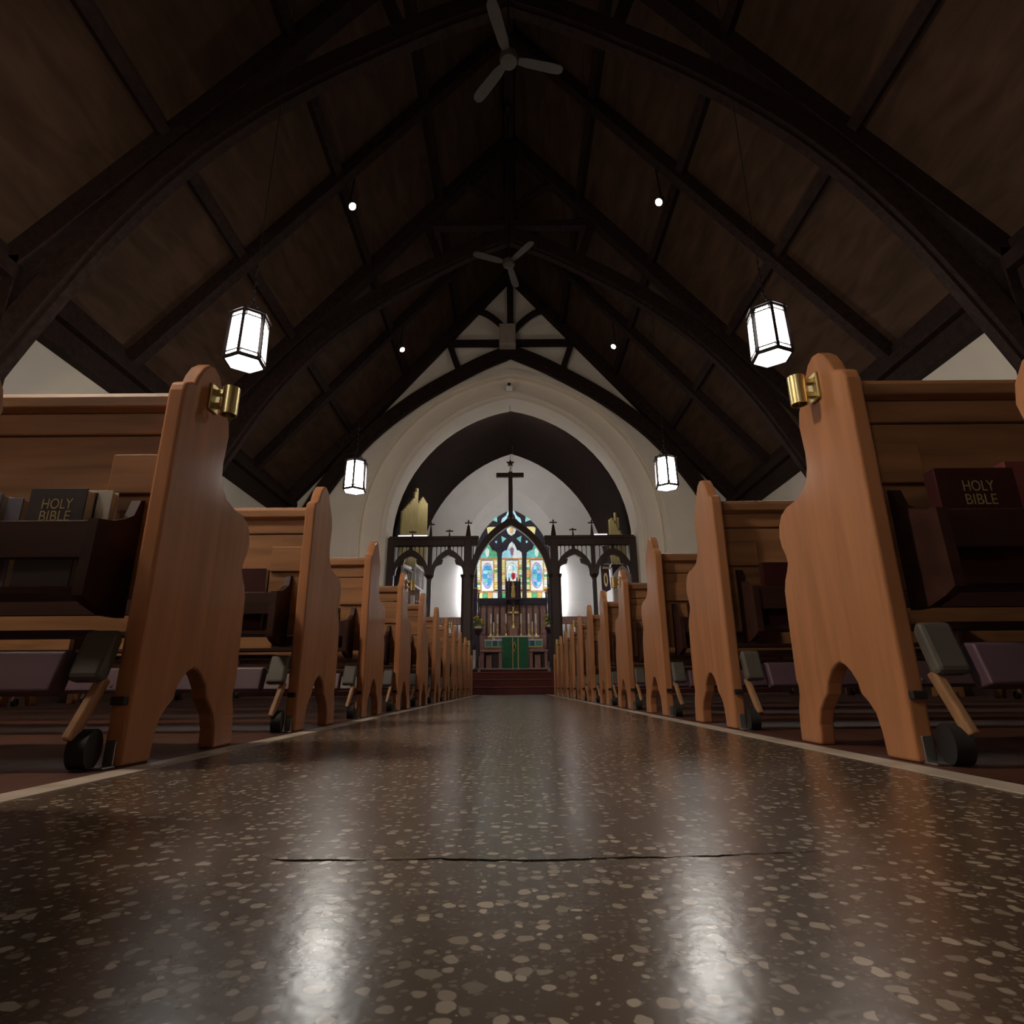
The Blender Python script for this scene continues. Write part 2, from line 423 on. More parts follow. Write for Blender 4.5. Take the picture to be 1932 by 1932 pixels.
# ------------------------------------------------------------------ nave roof: boarded panels, purlins, rafters
ceil = bpy.data.objects.new('ceiling', None); COL.objects.link(ceil); ORG['ceiling'] = Vector((0, 0, 0)); tag(ceil, **ST)
PX = [0.0, 1.5, 2.86, 4.22, WX]
RY = [Y0, -3.0, -0.9, 1.25, 3.4, 5.5, 7.6, 9.75, 11.9, 14.05]
nrm = Vector((SLOPE, 0, 1)).normalized()
for sx in (-1, 1):
    for j in range(len(RY) - 1):
        for i in range(4):
            x0, x1 = PX[i], PX[i + 1]
            if i == 3: x1 = WX + 0.3
            y0, y1 = RY[j], RY[j + 1] + (0.15 if j == len(RY) - 2 else 0)
            lo = [(sx * x0, y0, roofz(x0)), (sx * x1, y0, roofz(x1)), (sx * x1, y1, roofz(x1)), (sx * x0, y1, roofz(x0))]
            hi = [(p[0] + sx * nrm.x * .05, p[1], p[2] + nrm.z * .05) for p in lo]
            B().hexa(lo, hi).out('roof_panel', 'roof_board', ceil)
    for x in PX[1:4]:
        nx, nz = -sx * nrm.x * 0.06, -nrm.z * 0.06
        B().beam((sx * x + nx, Y0, roofz(x) + nz), (sx * x + nx, YC, roofz(x) + nz), 0.14, 0.16, side=(sx * 1, 0, -SLOPE)).out('purlin', 'roof_timber', ceil)
    for y in RY[1:]:
        d = 0.11 if y in (7.6, 11.9, 3.4, -0.9) else 0.13
        p0 = Vector((sx * 0.02, y, RIDGE)); p1 = Vector((sx * (WX + .05), y, roofz(WX + .05)))
        off = Vector((-sx * nrm.x, 0, -nrm.z)) * d
        B().beam(p0 + off, p1 + off, 0.20 if d > .12 else 0.17, 0.26 if d > .12 else 0.22, side=(0, 1, 0)).out('rafter', 'roof_timber', ceil)
    # wall plate and cornice boards
    b = B()
    b.box(*sorted((sx * (WX - 0.16), sx * WX)), Y0, YC, EAVE - 0.60, EAVE + 0.10)
    b.out('wall_plate', 'roof_timber', ceil, bevel=0.01)
    b = B(); b.box(*sorted((sx * (WX - 0.28), sx * WX)), Y0, YC, EAVE - 0.30, EAVE - 0.12)
    b.out('cornice_board', 'roof_timber', ceil, bevel=0.01)
B().box(-0.09, 0.09, Y0, YC, RIDGE - 0.30, RIDGE - 0.02).out('ridge_beam', 'roof_timber', ceil)

# trusses
ARC = [(5.50, 3.30), (5.30, 3.72), (5.1, 4.12), (4.85, 4.6), (4.55, 5.13), (4.05, 5.86), (3.4, 6.6), (2.45, 7.4), (1.4, 8.08), (0.7, 8.48), (0.0, 8.80)]


def smooth_pts(p, k=3):
    out = []
    for i in range(len(p) - 1):
        a, b_, c, d = p[max(i - 1, 0)], p[i], p[i + 1], p[min(i + 2, len(p) - 1)]
        for j in range(k):
            t = j / k
            out.append(tuple(0.5 * ((2 * b_[q]) + (-a[q] + c[q]) * t + (2 * a[q] - 5 * b_[q] + 4 * c[q] - d[q]) * t * t + (-a[q] + 3 * b_[q] - 3 * c[q] + d[q]) * t ** 3) for q in (0, 1)))
    return out + [p[-1]]


ARCS = smooth_pts(ARC)


def offset_curve(p, d):
    o = []
    for i in range(len(p)):
        a, b_ = p[max(i - 1, 0)], p[min(i + 1, len(p) - 1)]
        t = Vector((b_[0] - a[0], b_[1] - a[1])).normalized()
        o.append((p[i][0] + t.y * d, p[i][1] - t.x * d))
    return o


def truss(y, label, w=0.22):
    r = thing('roof_truss', (0, y, 0), label, 'truss', 'arched roof trusses over the nave')
    up = [(x, min(z, roofz(x) - 0.1)) for x, z in offset_curve(ARCS, 0.30)]
    up = [(max(x, 0), z) for x, z in up]
    up[-1] = (0, ARCS[-1][1] + 0.27)
    fl = [(x, z) for x, z in ARCS]
    for sx in (-1, 1):
        B().strip([(sx * x, z) for x, z in fl], [(sx * x, z) for x, z in up], y - w / 2, y + w / 2).out('arch_brace', 'roof_timber', r, bevel=0.015)
        lo = offset_curve(ARCS, -0.05)
        lo[-1] = (0, ARCS[-1][1] - 0.05)
        lo = [(max(x, 0), z) for x, z in lo]
        B().strip([(sx * x, z) for x, z in lo], [(sx * x, z) for x, z in fl], y - w / 2 + 0.05, y + w / 2 - 0.05).out('arch_moulding', 'roof_timber', r)
        p0 = Vector((sx * 0.05, y, RIDGE)); p1 = Vector((sx * WX, y, roofz(WX)))
        off = Vector((-sx * nrm.x, 0, -nrm.z)) * 0.135
        B().beam(p0 + off, p1 + off, w, 0.32, side=(0, 1, 0)).out('principal_rafter', 'roof_timber', r, bevel=0.012)
        b = B().box(*sorted((sx * 5.46, sx * WX)), y - w / 2, y + w / 2, 3.05, EAVE)
        b.out('wall_post', 'roof_timber', r, bevel=0.012)
        b = B().lathe((sx * 5.56, y, 2.72), [(0.004, 0), (0.06, .12), (0.11, .22), (0.13, .34)], 8)
        b.out('pendant', 'roof_timber', r)
        # curved strut from king post to rafter, short strut from collar to arch
        cur = [(0.06 + 0.98 * t, 9.42 + 0.78 * math.sin(t * math.pi / 2) ** 0.9) for t in [i / 8 for i in range(9)]]
        cu2 = offset_curve(cur, -0.13)
        B().strip([(sx * x, z) for x, z in cur], [(sx * x, z) for x, z in cu2], y - .07, y + .07).out('curved_strut', 'roof_timber', r)
        B().beam((sx * 1.66, y, 9.14), (sx * 1.42, y, 8.42), 0.14, 0.15, side=(0, 1, 0)).out('short_strut', 'roof_timber', r)
    B().box(-1.72, 1.72, y - .08, y + .08, 9.13, 9.29).out('collar_beam', 'roof_timber', r, bevel=0.01)
    B().box(-.09, .09, y - .09, y + .09, 8.85, RIDGE - .1).out('king_post', 'roof_timber', r, bevel=0.01)
    return r


truss(5.5, 'dark arched timber truss nearest the camera, spanning the top of the photo')
truss(9.75, 'dark arched timber truss midway down the nave, between the two lantern pairs')
truss(14.02, 'dark timber truss set against the white gable above the chancel arch', 0.24)

# ------------------------------------------------------------------ pews
PROF = [(0, 0), (0, .835), (.006, .858), (.028, .872), (.042, .876), (.052, .905), (.07, .936), (.093, .957), (.118, .963), (.145, .953), (.17, .925), (.20, .886), (.226, .852),
        (.236, .815), (.232, .775), (.228, .735), (.231, .70), (.243, .67), (.27, .648), (.32, .635), (.375, .632), (.41, .62), (.432, .592), (.440, .56), (.434, .528), (.418, .50), (.413, .478), (.424, .458),
        (.442, .435), (.455, .405), (.46, .30), (.462, .16), (.456, .148), (.452, .134), (.456, .118), (.468, .09), (.476, .04), (.478, 0),
        (.372, 0), (.366, .05), (.35, .085), (.325, .108), (.305, .125), (.295, .15), (.268, .178), (.243, .192), (.225, .196), (.207, .190), (.185, .175), (.165, .150), (.158, .125), (.135, .108), (.115, .085), (.105, .05), (.10, 0)]
PL = 4.3     # length of a pew


def make_pew(sx, name):
    r = thing(name, (0, 0, 0), 'pew', 'pew', 'pews on the left of the aisle' if sx < 0 else 'pews on the right of the aisle')
    X = lambda a, b_: sorted((sx * a, sx * b_))
    B().prism(PROF, 'x', *X(0, 0.040)).out('end_panel', 'pew_oak', r, bevel=0.007, seg=3)
    B().prism(PROF, 'x', *X(PL, PL + 0.052)).out('end_panel', 'pew_oak', r, bevel=0.009, seg=2)
    # the back: rounded top rail, upper board, panel, block at the aisle end
    rail = [(.040, .812), (.040, .838), (.048, .852), (.065, .857), (.088, .855), (.10, .842), (.10, .812), (.085, .802), (.055, .802)]
    B().prism(rail, 'x', *X(.038, PL)).out('top_rail', 'pew_back', r, bevel=0.003)
    B().box(*X(.038, PL), .058, .085, .745, .804).out('upper_board', 'pew_back', r, bevel=0.004)
    B().box(*X(.038, PL), .062, .085, .345, .742).out('back_panel', 'pew_back', r, bevel=0.003)
    B().box(*X(.038, .175), .050, .063, .59, .69).out('end_block', 'pew_back', r, bevel=0.003)
    B().box(*X(.038, PL), .085, .43, .395, .43).out('seat', 'pew_back', r, bevel=0.01)
    # book rack
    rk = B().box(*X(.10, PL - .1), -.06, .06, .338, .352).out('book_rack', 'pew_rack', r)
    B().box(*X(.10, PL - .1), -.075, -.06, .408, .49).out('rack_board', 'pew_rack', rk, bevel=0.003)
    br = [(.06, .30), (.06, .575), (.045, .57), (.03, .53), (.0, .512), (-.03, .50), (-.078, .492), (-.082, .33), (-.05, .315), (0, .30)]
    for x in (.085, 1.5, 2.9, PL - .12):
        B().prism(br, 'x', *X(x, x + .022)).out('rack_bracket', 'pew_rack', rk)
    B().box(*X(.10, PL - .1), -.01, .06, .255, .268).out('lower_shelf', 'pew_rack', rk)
    # folding kneeler with its pad, arm and foot
    pad = [(-.050, .135), (-.085, .145), (-.06, .222), (-.030, .225), (-.018, .21), (-.04, .14)]
    kn = B().prism(pad, 'x', *X(.11, PL - .12)).out('kneeler', 'purple_vinyl', r, bevel=0.012, seg=3)
    e = [(-.055, .165), (-.062, .172), (-.03, .262), (-.015, .268), (.0, .25), (-.03, .16)]
    B().prism(e, 'x', *X(.036, .10)).out('pad_end', 'grey_vinyl', kn, bevel=0.008)
    bt = B()
    for k in range(12):
        for z in (.16, .205):
            x = .30 + k * .33 + (0.16 if z > .2 else 0)
            bt.ball((sx * x, -.083 + (z - .145) * .32, z), .007, 6, 4)
    bt.out('button', 'purple_vinyl', kn, smooth=True)
    for x in (.03, PL - .2):
        B().beam((sx * (x + .015), -.028, .17), (sx * (x + .030), -.075, .055), .018, .024, side=(1, 0, 0)).out('kneeler_arm', 'arm_wood', kn, bevel=0.004)
        B().cyl((sx * (x + .002), -.040, .038), (sx * (x + .034), -.046, .038), .037, n=18).out('kneeler_foot', 'black_rubber', kn, smooth=True)
    # hinge and floor clip at the rear foot
    B().box(*X(.006, .034), -.014, .002, .118, .134).out('hinge', 'black_rubber', r, bevel=0.002)
    b = B().box(*X(.012, .034), -.005, .0, .0, .05).box(*X(.008, .040), -.04, -.002, .0, .004)
    b.out('floor_clip', 'steel', r, bevel=0.003, seg=3)
    return r


ORD = ['nearest', 'second', 'third', 'fourth', 'fifth', 'sixth', 'seventh', 'eighth', 'ninth', 'tenth', 'eleventh']
PEWY = {}
NR = 11
for sx, side in ((-1, 'left'), (1, 'right')):
    proto = make_pew(sx, 'church_pew')
    base, sp = (1.25, .962) if sx < 0 else (1.215, .955)
    for n in range(-1, NR):
        y = base + sp * n
        if n == -1: y = .375 if sx < 0 else .38
        PEWY[(side, n)] = y
        if n == -1:
            lab = 'wooden pew cut off by the %s edge of the photo, only its curved end showing' % side
        elif n == 0:
            lab = ('oak pew left of the aisle, nearest whole one, with the black Bible in its rack' if sx < 0 else
                   'oak pew right of the aisle, nearest whole one, brightly lit orange end')
        elif n == NR - 1:
            lab = 'oak pew in the last row before the chancel steps, %s of the aisle' % side
        else:
            lab = 'oak pew %s of the aisle, %s whole row from the camera' % (side, ORD[n])
        if n == -1:
            o = proto; o.location = (sx * .78, y, 0); o['label'] = lab; ORG[o.name] = Vector(o.location)
        else:
            copy_tree(proto, (sx * .78, y, 0), lab)
    # low frontal in front of the first row by the steps
    y = base + sp * NR - .25
    r = thing('pew_frontal', (sx * .78, y, 0), 'low panelled wooden pew front at the chancel steps, %s of the aisle' % side, 'pew front')
    X = lambda a, b_: sorted((sx * (.78 + a), sx * (.78 + b_)))
    fp = [(0, 0), (0, .70), (.03, .74), (.09, .75), (.12, .71), (.12, .1), (.15, 0)]
    B().prism([(y + p, q) for p, q in fp], 'x', *X(0, .05)).out('end_panel', 'pew_oak', r, bevel=.006)
    B().box(*X(.05, PL), y + .05, y + .075, .1, .70).out('front_panel', 'pew_back', r)
    B().box(*X(.05, PL), y + .02, y + .12, .70, .73).out('top_rail', 'pew_back', r, bevel=.005)
    for k in range(6):
        B().box(*X(.12 + k * .7, .18 + k * .7), y + .035, y + .05, .12, .68).out('stile', 'pew_back', r)

# brass clip holders on every third pew end
NAMES = {0: 'nearest whole', 3: 'fourth', 6: 'seventh', 9: 'tenth'}
for sx, side in ((-1, 'left'), (1, 'right')):
    for n in (0, 3, 6, 9):
        y = PEWY[(side, n)]; c = Vector((sx * .78, y + .125, .838))
        r = thing('candle_clip', c, 'brass tube candle clip on the %s pew end %s of the aisle' % (NAMES[n], side), 'candle holder', 'brass clips on the pew ends')
        ix = -sx
        pl = B().box(*sorted((c.x - sx * .0, c.x + ix * .007)), c.y - .022, c.y + .022, c.z, c.z + .074)
        pl.out('clip_plate', 'brass', r, bevel=.003)
        for q in (.012, .05): B().box(*sorted((c.x + ix * .006, c.x + ix * .026)), c.y - .005, c.y + .012, c.z + q, c.z + q + .012).out('clip_arm', 'brass', r)
        q = 14; ro, ri, z0, z1 = .021, .0175, c.z - .006, c.z + .072
        cx, cy = c.x + ix * .042, c.y + .008
        vs = []; fs = []
        for rad, z in ((ro, z0), (ro, z1), (ri, z1), (ri, z0)):
            vs += [(cx + rad * math.cos(2 * math.pi * i / q), cy + rad * math.sin(2 * math.pi * i / q), z) for i in range(q)]
        for j in range(4):
            fs += [(j * q + i, j * q + (i + 1) % q, ((j + 1) % 4) * q + (i + 1) % q, ((j + 1) % 4) * q + i) for i in range(q)]
        mesh('clip_tube', vs, fs, 'brass', r, smooth=True)


# books in the racks
def book(x0, x1, y, t, ztop, cover, label, lean=0.0, title=None):
    """upright book: spine to one side, front cover facing the camera"""
    zb = .352; c = Vector(((x0 + x1) / 2, y, zb))
    r = thing('hymn_book' if not title else 'bible', c, label, 'book')
    a, b_ = min(x0, x1), max(x0, x1)
    b = B().box(a, b_, y - t / 2, y - t / 2 + .003, zb, ztop).box(a, b_, y + t / 2 - .003, y + t / 2, zb, ztop).box(a, a + .003, y - t / 2 + .003, y + t / 2 - .003, zb, ztop)
    b.out('cover', cover, r, bevel=.001)
    B().box(a + .003, b_ - .004, y - t / 2 + .003, y + t / 2 - .003, zb + .003, ztop - .004).out('pages', 'paper', r)
    if title:
        for k, (tx, zc) in enumerate(title):
            cu = bpy.data.curves.new('t', 'FONT'); cu.body = tx; cu.align_x = 'CENTER'; cu.size = .034; cu.extrude = .0004
            to = bpy.data.objects.new('t', cu); COL.objects.link(to)
            me = bpy.data.meshes.new_from_object(to.evaluated_get(bpy.context.evaluated_depsgraph_get()))
            COL.objects.unlink(to); bpy.data.objects.remove(to)
            wd = max(v.co.x for v in me.vertices) - min(v.co.x for v in me.vertices)
            s_ = .066 / wd
            for v in me.vertices:
                co = v.co.copy(); v.co = (co.x * s_ + .001, -t / 2 - .0006 - co.z * .3, (zc - zb) + co.y * .98)
            me.materials.clear(); me.materials.append(MATS['gold_print'])
            o = bpy.data.objects.new('title', me); finish(o, r)
    r.rotation_euler = (0, lean, 0)
    return r


yl, yr = PEWY[('left', 0)], PEWY[('right', 0)]
book(-1.052, -.928, yl - .025, .034, .572, 'book_black', 'black HOLY BIBLE standing in the rack of the nearest left pew', title=[('HOLY', .525), ('BIBLE', .4975)])
book(-.960, -.900, yl + .008, .022, .580, 'book_white', 'white book behind the black Bible in the left rack')
book(-1.122, -1.088, yl + .0, .03, .560, 'book_blue', 'slim grey-blue book left of the black Bible')
book(-1.19, -1.128, yl - .01, .03, .568, 'book_blue', 'grey-blue book at the left edge of the photo, in the pew rack')
book(.905, 1.075, yr - .025, .036, .590, 'book_maroon', 'dark maroon Bible standing in the rack of the nearest right pew', title=[('HOLY', .538), ('BIBLE', .508)])
book(1.085, 1.17, yr - .0, .03, .615, 'book_red', 'red hymn book at the right edge of the photo, in the pew rack')
for side, sx in (('left', -1), ('right', 1)):
    for n in (1, 2):
        y = PEWY[(side, n)]
        for k in range(2):
            x = sx * (.93 + k * .2)
            book(x, x + sx * .14, y - .02, .034, .565 + .02 * ((k + n) % 2), ('book_maroon', 'book_black')[k],
                 '%s hymn book in the rack of the %s whole pew, %s side' % (('maroon', 'black')[k], ORD[n], side))

# ------------------------------------------------------------------ lanterns
def lantern(x, y, zb, rot, label, glass='lantern_glass', brim=1.12):
    R, Hh = .185, .50
    r = thing('hanging_lantern', (x, y, zb), label, 'lantern', 'hexagonal lanterns hanging in the nave')
    P = lambda k, rad, z: (x + rad * math.cos(rot + k * math.pi / 3), y + rad * math.sin(rot + k * math.pi / 3), zb + z)
    b = B()
    for k in range(6):
        b.beam(P(k, R, 0), P(k, R * .93, Hh), .032, .026)
        for z0, rr in ((.004, R), (.055, R * .995), (Hh - .055, R * .94), (Hh, R * .93)):
            b.beam(P(k, rr, z0), P(k + 1, rr, z0), .02, .034 if z0 in (.004, Hh) else .014)
        for z0, rr in ((.03, R * .995), (Hh - .028, R * .935)):
            for q in range(1, 7):
                t = q / 7; a, c = Vector(P(k, rr, z0)), Vector(P(k + 1, rr, z0)); p = a + (c - a) * t
                b.beam(p - Vector((0, 0, .022)), p + Vector((0, 0, .022)), .006, .006)
    b.out('frame', 'lantern_metal', r)
    for k in range(6):
        lo, hi = R * .985, R * .915
        a, c, d, e = P(k, lo, .008), P(k + 1, lo, .008), P(k + 1, hi, Hh - .008), P(k, hi, Hh - .008)
        n_ = (Vector(c) - Vector(a)).cross(Vector(e) - Vector(a)).normalized() * .004
        B().hexa([a, c, d, e], [Vector(q) - n_ for q in (a, c, d, e)]).out('pane', glass, r)
    B().add([P(k, R * .95, .0) for k in range(6)] + [P(k, R * .95, -.006) for k in range(6)],
            [tuple(range(6)), tuple(range(11, 5, -1))] + [(i, i + 6, (i + 1) % 6 + 6, (i + 1) % 6) for i in range(6)]).out('bottom_pane', glass, r)
    B().lathe((x, y, zb), [(R * brim, Hh), (R * brim, Hh + .012), (R * .72, Hh + .05), (R * .3, Hh + .075), (.02, Hh + .085)], 6, rot=rot).out('cap', 'lantern_metal', r)
    b = B()
    for k in (0, 2, 4):
        b.cyl(P(k, R * .7, Hh + .05), (x, y, zb + Hh + .22), .006, n=6)
        for q in range(4):
            a = Vector(P(k, R * .7, Hh + .05)); c = Vector((x, y, zb + Hh + .22)); b.ball(tuple(a + (c - a) * (q + .5) / 4), .012, 6, 4)
    b.out('hanger', 'lantern_metal', r)
    top = roofz(x) + .02
    b = B(); z = zb + Hh + .20
    b.cyl((x, y, z), (x, y, top), .0045, n=6)
    while z < zb + Hh + .6:
        b.ball((x, y, z + .05), .014, 6, 4, sq=1.8); z += .09
    b.out('chain', 'lantern_metal', r)
    return r


A1 = math.radians(37); A2 = math.radians(23)
LZ = 3.20
lantern(-2.60, 5.03, LZ, A1, 'glowing hexagonal lantern hanging left, nearer of the left pair')
lantern(2.56, 5.03, LZ + .02, A2, 'glowing hexagonal lantern hanging right, nearer of the right pair')
lantern(-2.60, 9.13, LZ + .08, A1, 'glowing hexagonal lantern hanging left, beside the chancel arch')
lantern(2.58, 9.13, LZ + .10, A2, 'glowing hexagonal lantern hanging right, beside the chancel arch')
lantern(-2.60, .93, LZ, A1, 'added warm hexagonal lantern hanging unseen left of the aisle', 'added_lantern_glass', 3.2)  # added to brighten the right pew ends; wide brim shades the ceiling
lantern(-2.60, -3.17, LZ, A1, 'added unseen hexagonal lantern at the back of the nave, left side')  # added behind the camera to light the pew backs

# spot lamps on the roof
for x, y, z, lab in ((-2.62, 7.85, 7.86, 'small round spotlight on the left roof slope, nearer one'), (2.50, 7.85, 7.90, 'small round spotlight on the right roof slope, nearer one'),
                     (-2.56, 12.1, 7.82, 'small round spotlight on the left roof slope, beside the gable'), (2.44, 12.1, 7.86, 'small round spotlight on the right roof slope, beside the gable')):
    r = thing('spotlight', (x, y, z), lab, 'spotlight', 'spotlights on the roof slopes')
    d = Vector((-x * .25, -.35, -1)).normalized(); p = Vector((x, y, z))
    B().cyl(p - d * .16, p, .045, .068, 14).out('housing', 'fan_paint', r, smooth=True)
    B().cyl(p, p + d * .012, .06, .054, 14).out('lens', 'spot_glass', r)
    B().cyl(p - d * .12, (x, y, roofz(x) - .02), .018, n=8).out('bracket', 'lantern_metal', r)


# ceiling fans
def fan(hub, tips, D, label):
    X, Z = at(hub[0], hub[1], D); r = thing('ceiling_fan', (X, D, Z), label, 'fan', 'three-blade ceiling fans')
    B().lathe((X, D, Z), [(.05, -.07), (.10, -.05), (.115, 0), (.10, .07), (.04, .10)], 16).out('motor', 'fan_paint', r, smooth=True)
    B().cyl((X, D, Z + .08), (X, D, RIDGE - .2), .014, n=10).out('down_rod', 'lantern_metal', r)
    B().lathe((X, D, RIDGE - .45), [(.03, 0), (.08, .06), (.08, .16)], 14).out('canopy', 'lantern_metal', r)
    for t in tips:
        # tip direction from its place on the level of the hub
        k = (VY - t[1]) * CP / F; dd = (Z - HC) / k; tx, ty = (t[0] - VX) * dd / F, (dd - (Z - HC) * SP) / CP
        a = math.atan2(ty - D, tx - X); u = Vector((math.cos(a), math.sin(a), 0)); v = Vector((-math.sin(a), math.cos(a), 0.12)).normalized()
        c = Vector((X, D, Z))
        pts = [(.12, .045), (.22, .062), (.55, .07), (.64, .062), (.68, .03)]
        lo = [c + u * l - v * w_ for l, w_ in pts] + [c + u * l + v * w_ for l, w_ in pts[::-1]]
        n_ = len(lo); B().add(lo + [q + Vector((0, 0, .012)) for q in lo], [tuple(range(n_)), tuple(range(2 * n_ - 1, n_ - 1, -1))] + [(i, i + n_, (i + 1) % n_ + n_, (i + 1) % n_) for i in range(n_)]).out('blade', 'fan_paint', r)


fan((965, 112), [(933, 5), (1056, 132), (904, 188)], 5.2, 'pale three-blade ceiling fan at the top of the photo')
fan((962, 497), [(902, 480), (1006, 458), (972, 530)], 8.9, 'pale three-blade ceiling fan below the middle truss')

# loudspeaker box and small camera on the chancel wall
X0, Z0 = at(943, 656, 13.8); X1, Z1 = at(974, 617, 13.8)
r = thing('loudspeaker', ((X0 + X1) / 2, 13.8, Z0), 'square grey-brown loudspeaker box on the gable king post', 'loudspeaker')
B().box(X0, X1, 13.62, 13.9, Z0, Z1).out('cabinet', 'box_grey', r, bevel=.02)
B().box(X0 + .03, X1 - .03, 13.605, 13.622, Z0 + .03, Z1 - .03).out('grille', 'box_grey', r)
X0, Z0 = at(961, 734, 14.1)
r = thing('security_camera', (X0, 14.1, Z0), 'small white camera fixed at the point of the chancel arch', 'camera')
B().box(X0 - .09, X0 + .09, 13.9, 14.16, Z0 - .03, Z0 + .07).out('body', 'white_paint', r, bevel=.015)
B().cyl((X0, 13.9, Z0 + .02), (X0, 13.86, Z0 + .02), .04, n=12).out('lens', 'lantern_metal', r)
B().cyl((X0, 14.1, Z0 + .06), (X0, 14.22, Z0 + .16), .02, n=8).out('bracket', 'white_paint', r)

# ------------------------------------------------------------------ rood screen
SY = 14.8
scr = thing('rood_screen', (0, SY, .48), 'dark carved wooden rood screen across the chancel arch', 'screen')
ZB0, ZB1 = 3.68, 3.90        # beam
XP = [-3.13, -2.125, -1.14, 1.09, 2.10, 3.13]
b = B().box(-3.18, -.88, SY - .08, SY + .08, ZB0, ZB1).box(-3.18, -.86, SY - .11, SY + .11, ZB1 - .05, ZB1 + .03)
b.out('beam', 'screen_oak', scr, bevel=.01)
b = B().box(.86, 3.18, SY - .08, SY + .08, ZB0, ZB1).box(.84, 3.18, SY - .11, SY + .11, ZB1 - .05, ZB1 + .03)
b.out('beam', 'screen_oak', scr, bevel=.01)
for i, x in enumerate(XP):
    big = i in (2, 3); w_ = .10 if big else .055
    if i in (0, 5): w_ = .09
    B().box(x - w_, x + w_, SY - w_, SY + w_, .48, ZB1).out('post', 'screen_oak', scr, bevel=.015)
    if i in (1, 4):
        B().lathe((x, SY, 2.78), [(.06, 0), (.065, .04), (.11, .11), (.11, .14), (.06, .16)], 8).out('capital', 'screen_oak', scr)
    if big:
        for s2 in (-1, 1):
            B().cyl((x + s2 * .11, SY - .06, .48), (x + s2 * .11, SY - .06, 2.85), .045, n=8).out('shaft', 'screen_oak', scr)
            B().lathe((x + s2 * .11, SY - .06, 2.82), [(.045, 0), (.075, .07), (.075, .1)], 8).out('capital', 'screen_oak', scr)


def finial(x, z0, z1, wide):
    h = z1 - z0
    b = B().lathe((x, SY, z0), [(wide, 0), (wide * .45, h * .62), (.013, h * .70), (.013, h * .97), (.004, h)], 8)
    zc = z0 + h * .80
    b.box(x - .075, x + .075, SY - .013, SY + .013, zc - .016, zc + .016)
    for s2 in (-1, 1): b.ball((x + s2 * .075, SY, zc), .024, 6, 4)
    b.ball((x, SY, z0 + h * .90), .026, 6, 4)
    b.out('finial', 'screen_oak', scr)


for x, z1, w_ in ((XP[1], 4.36, .045), (XP[2], 4.40, .075), (XP[3], 4.40, .075), (XP[4], 4.38, .045), (-1.635, 4.13, .03), (1.60, 4.15, .03), (-2.60, 4.10, .03)):
    finial(x, ZB1 + .02, z1, w_)


def bay(x0, x1):
    c, hw = (x0 + x1) / 2, (x1 - x0) / 2
    zs, za = 2.92, 3.60
    O = [(c + x, z) for x, z in arch(hw - .02, zs, za, 10)]
    I = [(c + x, z) for x, z in arch(hw - .12, zs, za - .17, 10)]
    B().strip(I, O, SY - .06, SY + .06).out('arch', 'screen_oak', scr)
    # cusps that make the trefoil
    for s2 in (-1, 1):
        q = [(c + s2 * (hw - .12), zs + .02), (c + s2 * (hw - .17), zs + .18), (c + s2 * (hw * .42), zs + .30), (c + s2 * (hw * .36), zs + .33), (c + s2 * (hw * .40), zs + .40), (c + s2 * (hw * .52), zs + .37), (c + s2 * (hw - .16), zs + .22)]
        q = [(c + s2 * (hw * .78), zs + .17), (c + s2 * (hw * .58), zs + .245), (c + s2 * (hw * .36), zs + .285), (c + s2 * (hw * .30), zs + .40), (c + s2 * (hw * .45), zs + .40), (c + s2 * (hw * .72), zs + .26)]
        B().prism(q, 'y', SY - .04, SY + .04).out('cusp', 'screen_oak', scr)
    # mullions of the little round-headed openings
    def az(x):
        for a, b_ in zip(O[:-1], O[1:]):
            if a[0] <= x <= b_[0] and b_[0] > a[0]: return a[1] + (b_[1] - a[1]) * (x - a[0]) / (b_[0] - a[0])
        return zs
    n_ = 8; st = (x1 - x0 - .12) / n_
    for k in range(1, n_):
        x = x0 + .06 + k * st
        w_ = .009 if k != n_ // 2 else .045
        B().box(x - w_, x + w_, SY - .015, SY + .015, az(x) - .05, ZB0).out('mullion', 'screen_oak', scr)
    for k in range(n_):
        xa, xb = x0 + .06 + k * st, x0 + .06 + (k + 1) * st
        m_ = (xa + xb) / 2; rr = (xb - xa) / 2
        top = [(m_ - rr * math.cos(math.pi * q / 6), ZB0 - .055 + .05 * math.sin(math.pi * q / 6)) for q in range(7)]
        B().strip(top, [(p[0], ZB0 + .01) for p in top], SY - .015, SY + .015).out('slot_head', 'screen_oak', scr)
    # dado rail and balusters
    B().box(x0 + .05, x1 - .05, SY - .05, SY + .05, 1.66, 1.84).out('dado_rail', 'altar_wood', scr, bevel=.01)
    for k in range(7):
        x = x0 + .12 + (x1 - x0 - .24) * k / 6
        B().lathe((x, SY, .9), [(.02, 0), (.03, .1), (.018, .4), (.028, .6), (.02, .76)], 8).out('baluster', 'altar_wood', scr)
    B().box(x0 + .05, x1 - .05, SY - .04, SY + .04, .48, .9).out('dado_panel', 'altar_wood', scr)


for i in (0, 1, 3, 4): bay(XP[i], XP[i + 1])
# the middle arch that rises above the beam
cx = (XP[2] + XP[3]) / 2
O = [(cx + x, z) for x, z in arch(1.12, 2.66, 4.42, 14)]
I = [(cx + x, z) for x, z in arch(.96, 2.66, 4.22, 14)]
B().strip(I, O, SY - .09, SY + .09).out('middle_arch', 'screen_oak', scr, bevel=.015)
for s2 in (-1, 1):      # little openings between post and middle arch
    x = cx + s2 * .985
    B().box(x - .012, x + .012, SY - .03, SY + .03, 3.30, ZB0).out('mullion', 'screen_oak', scr)

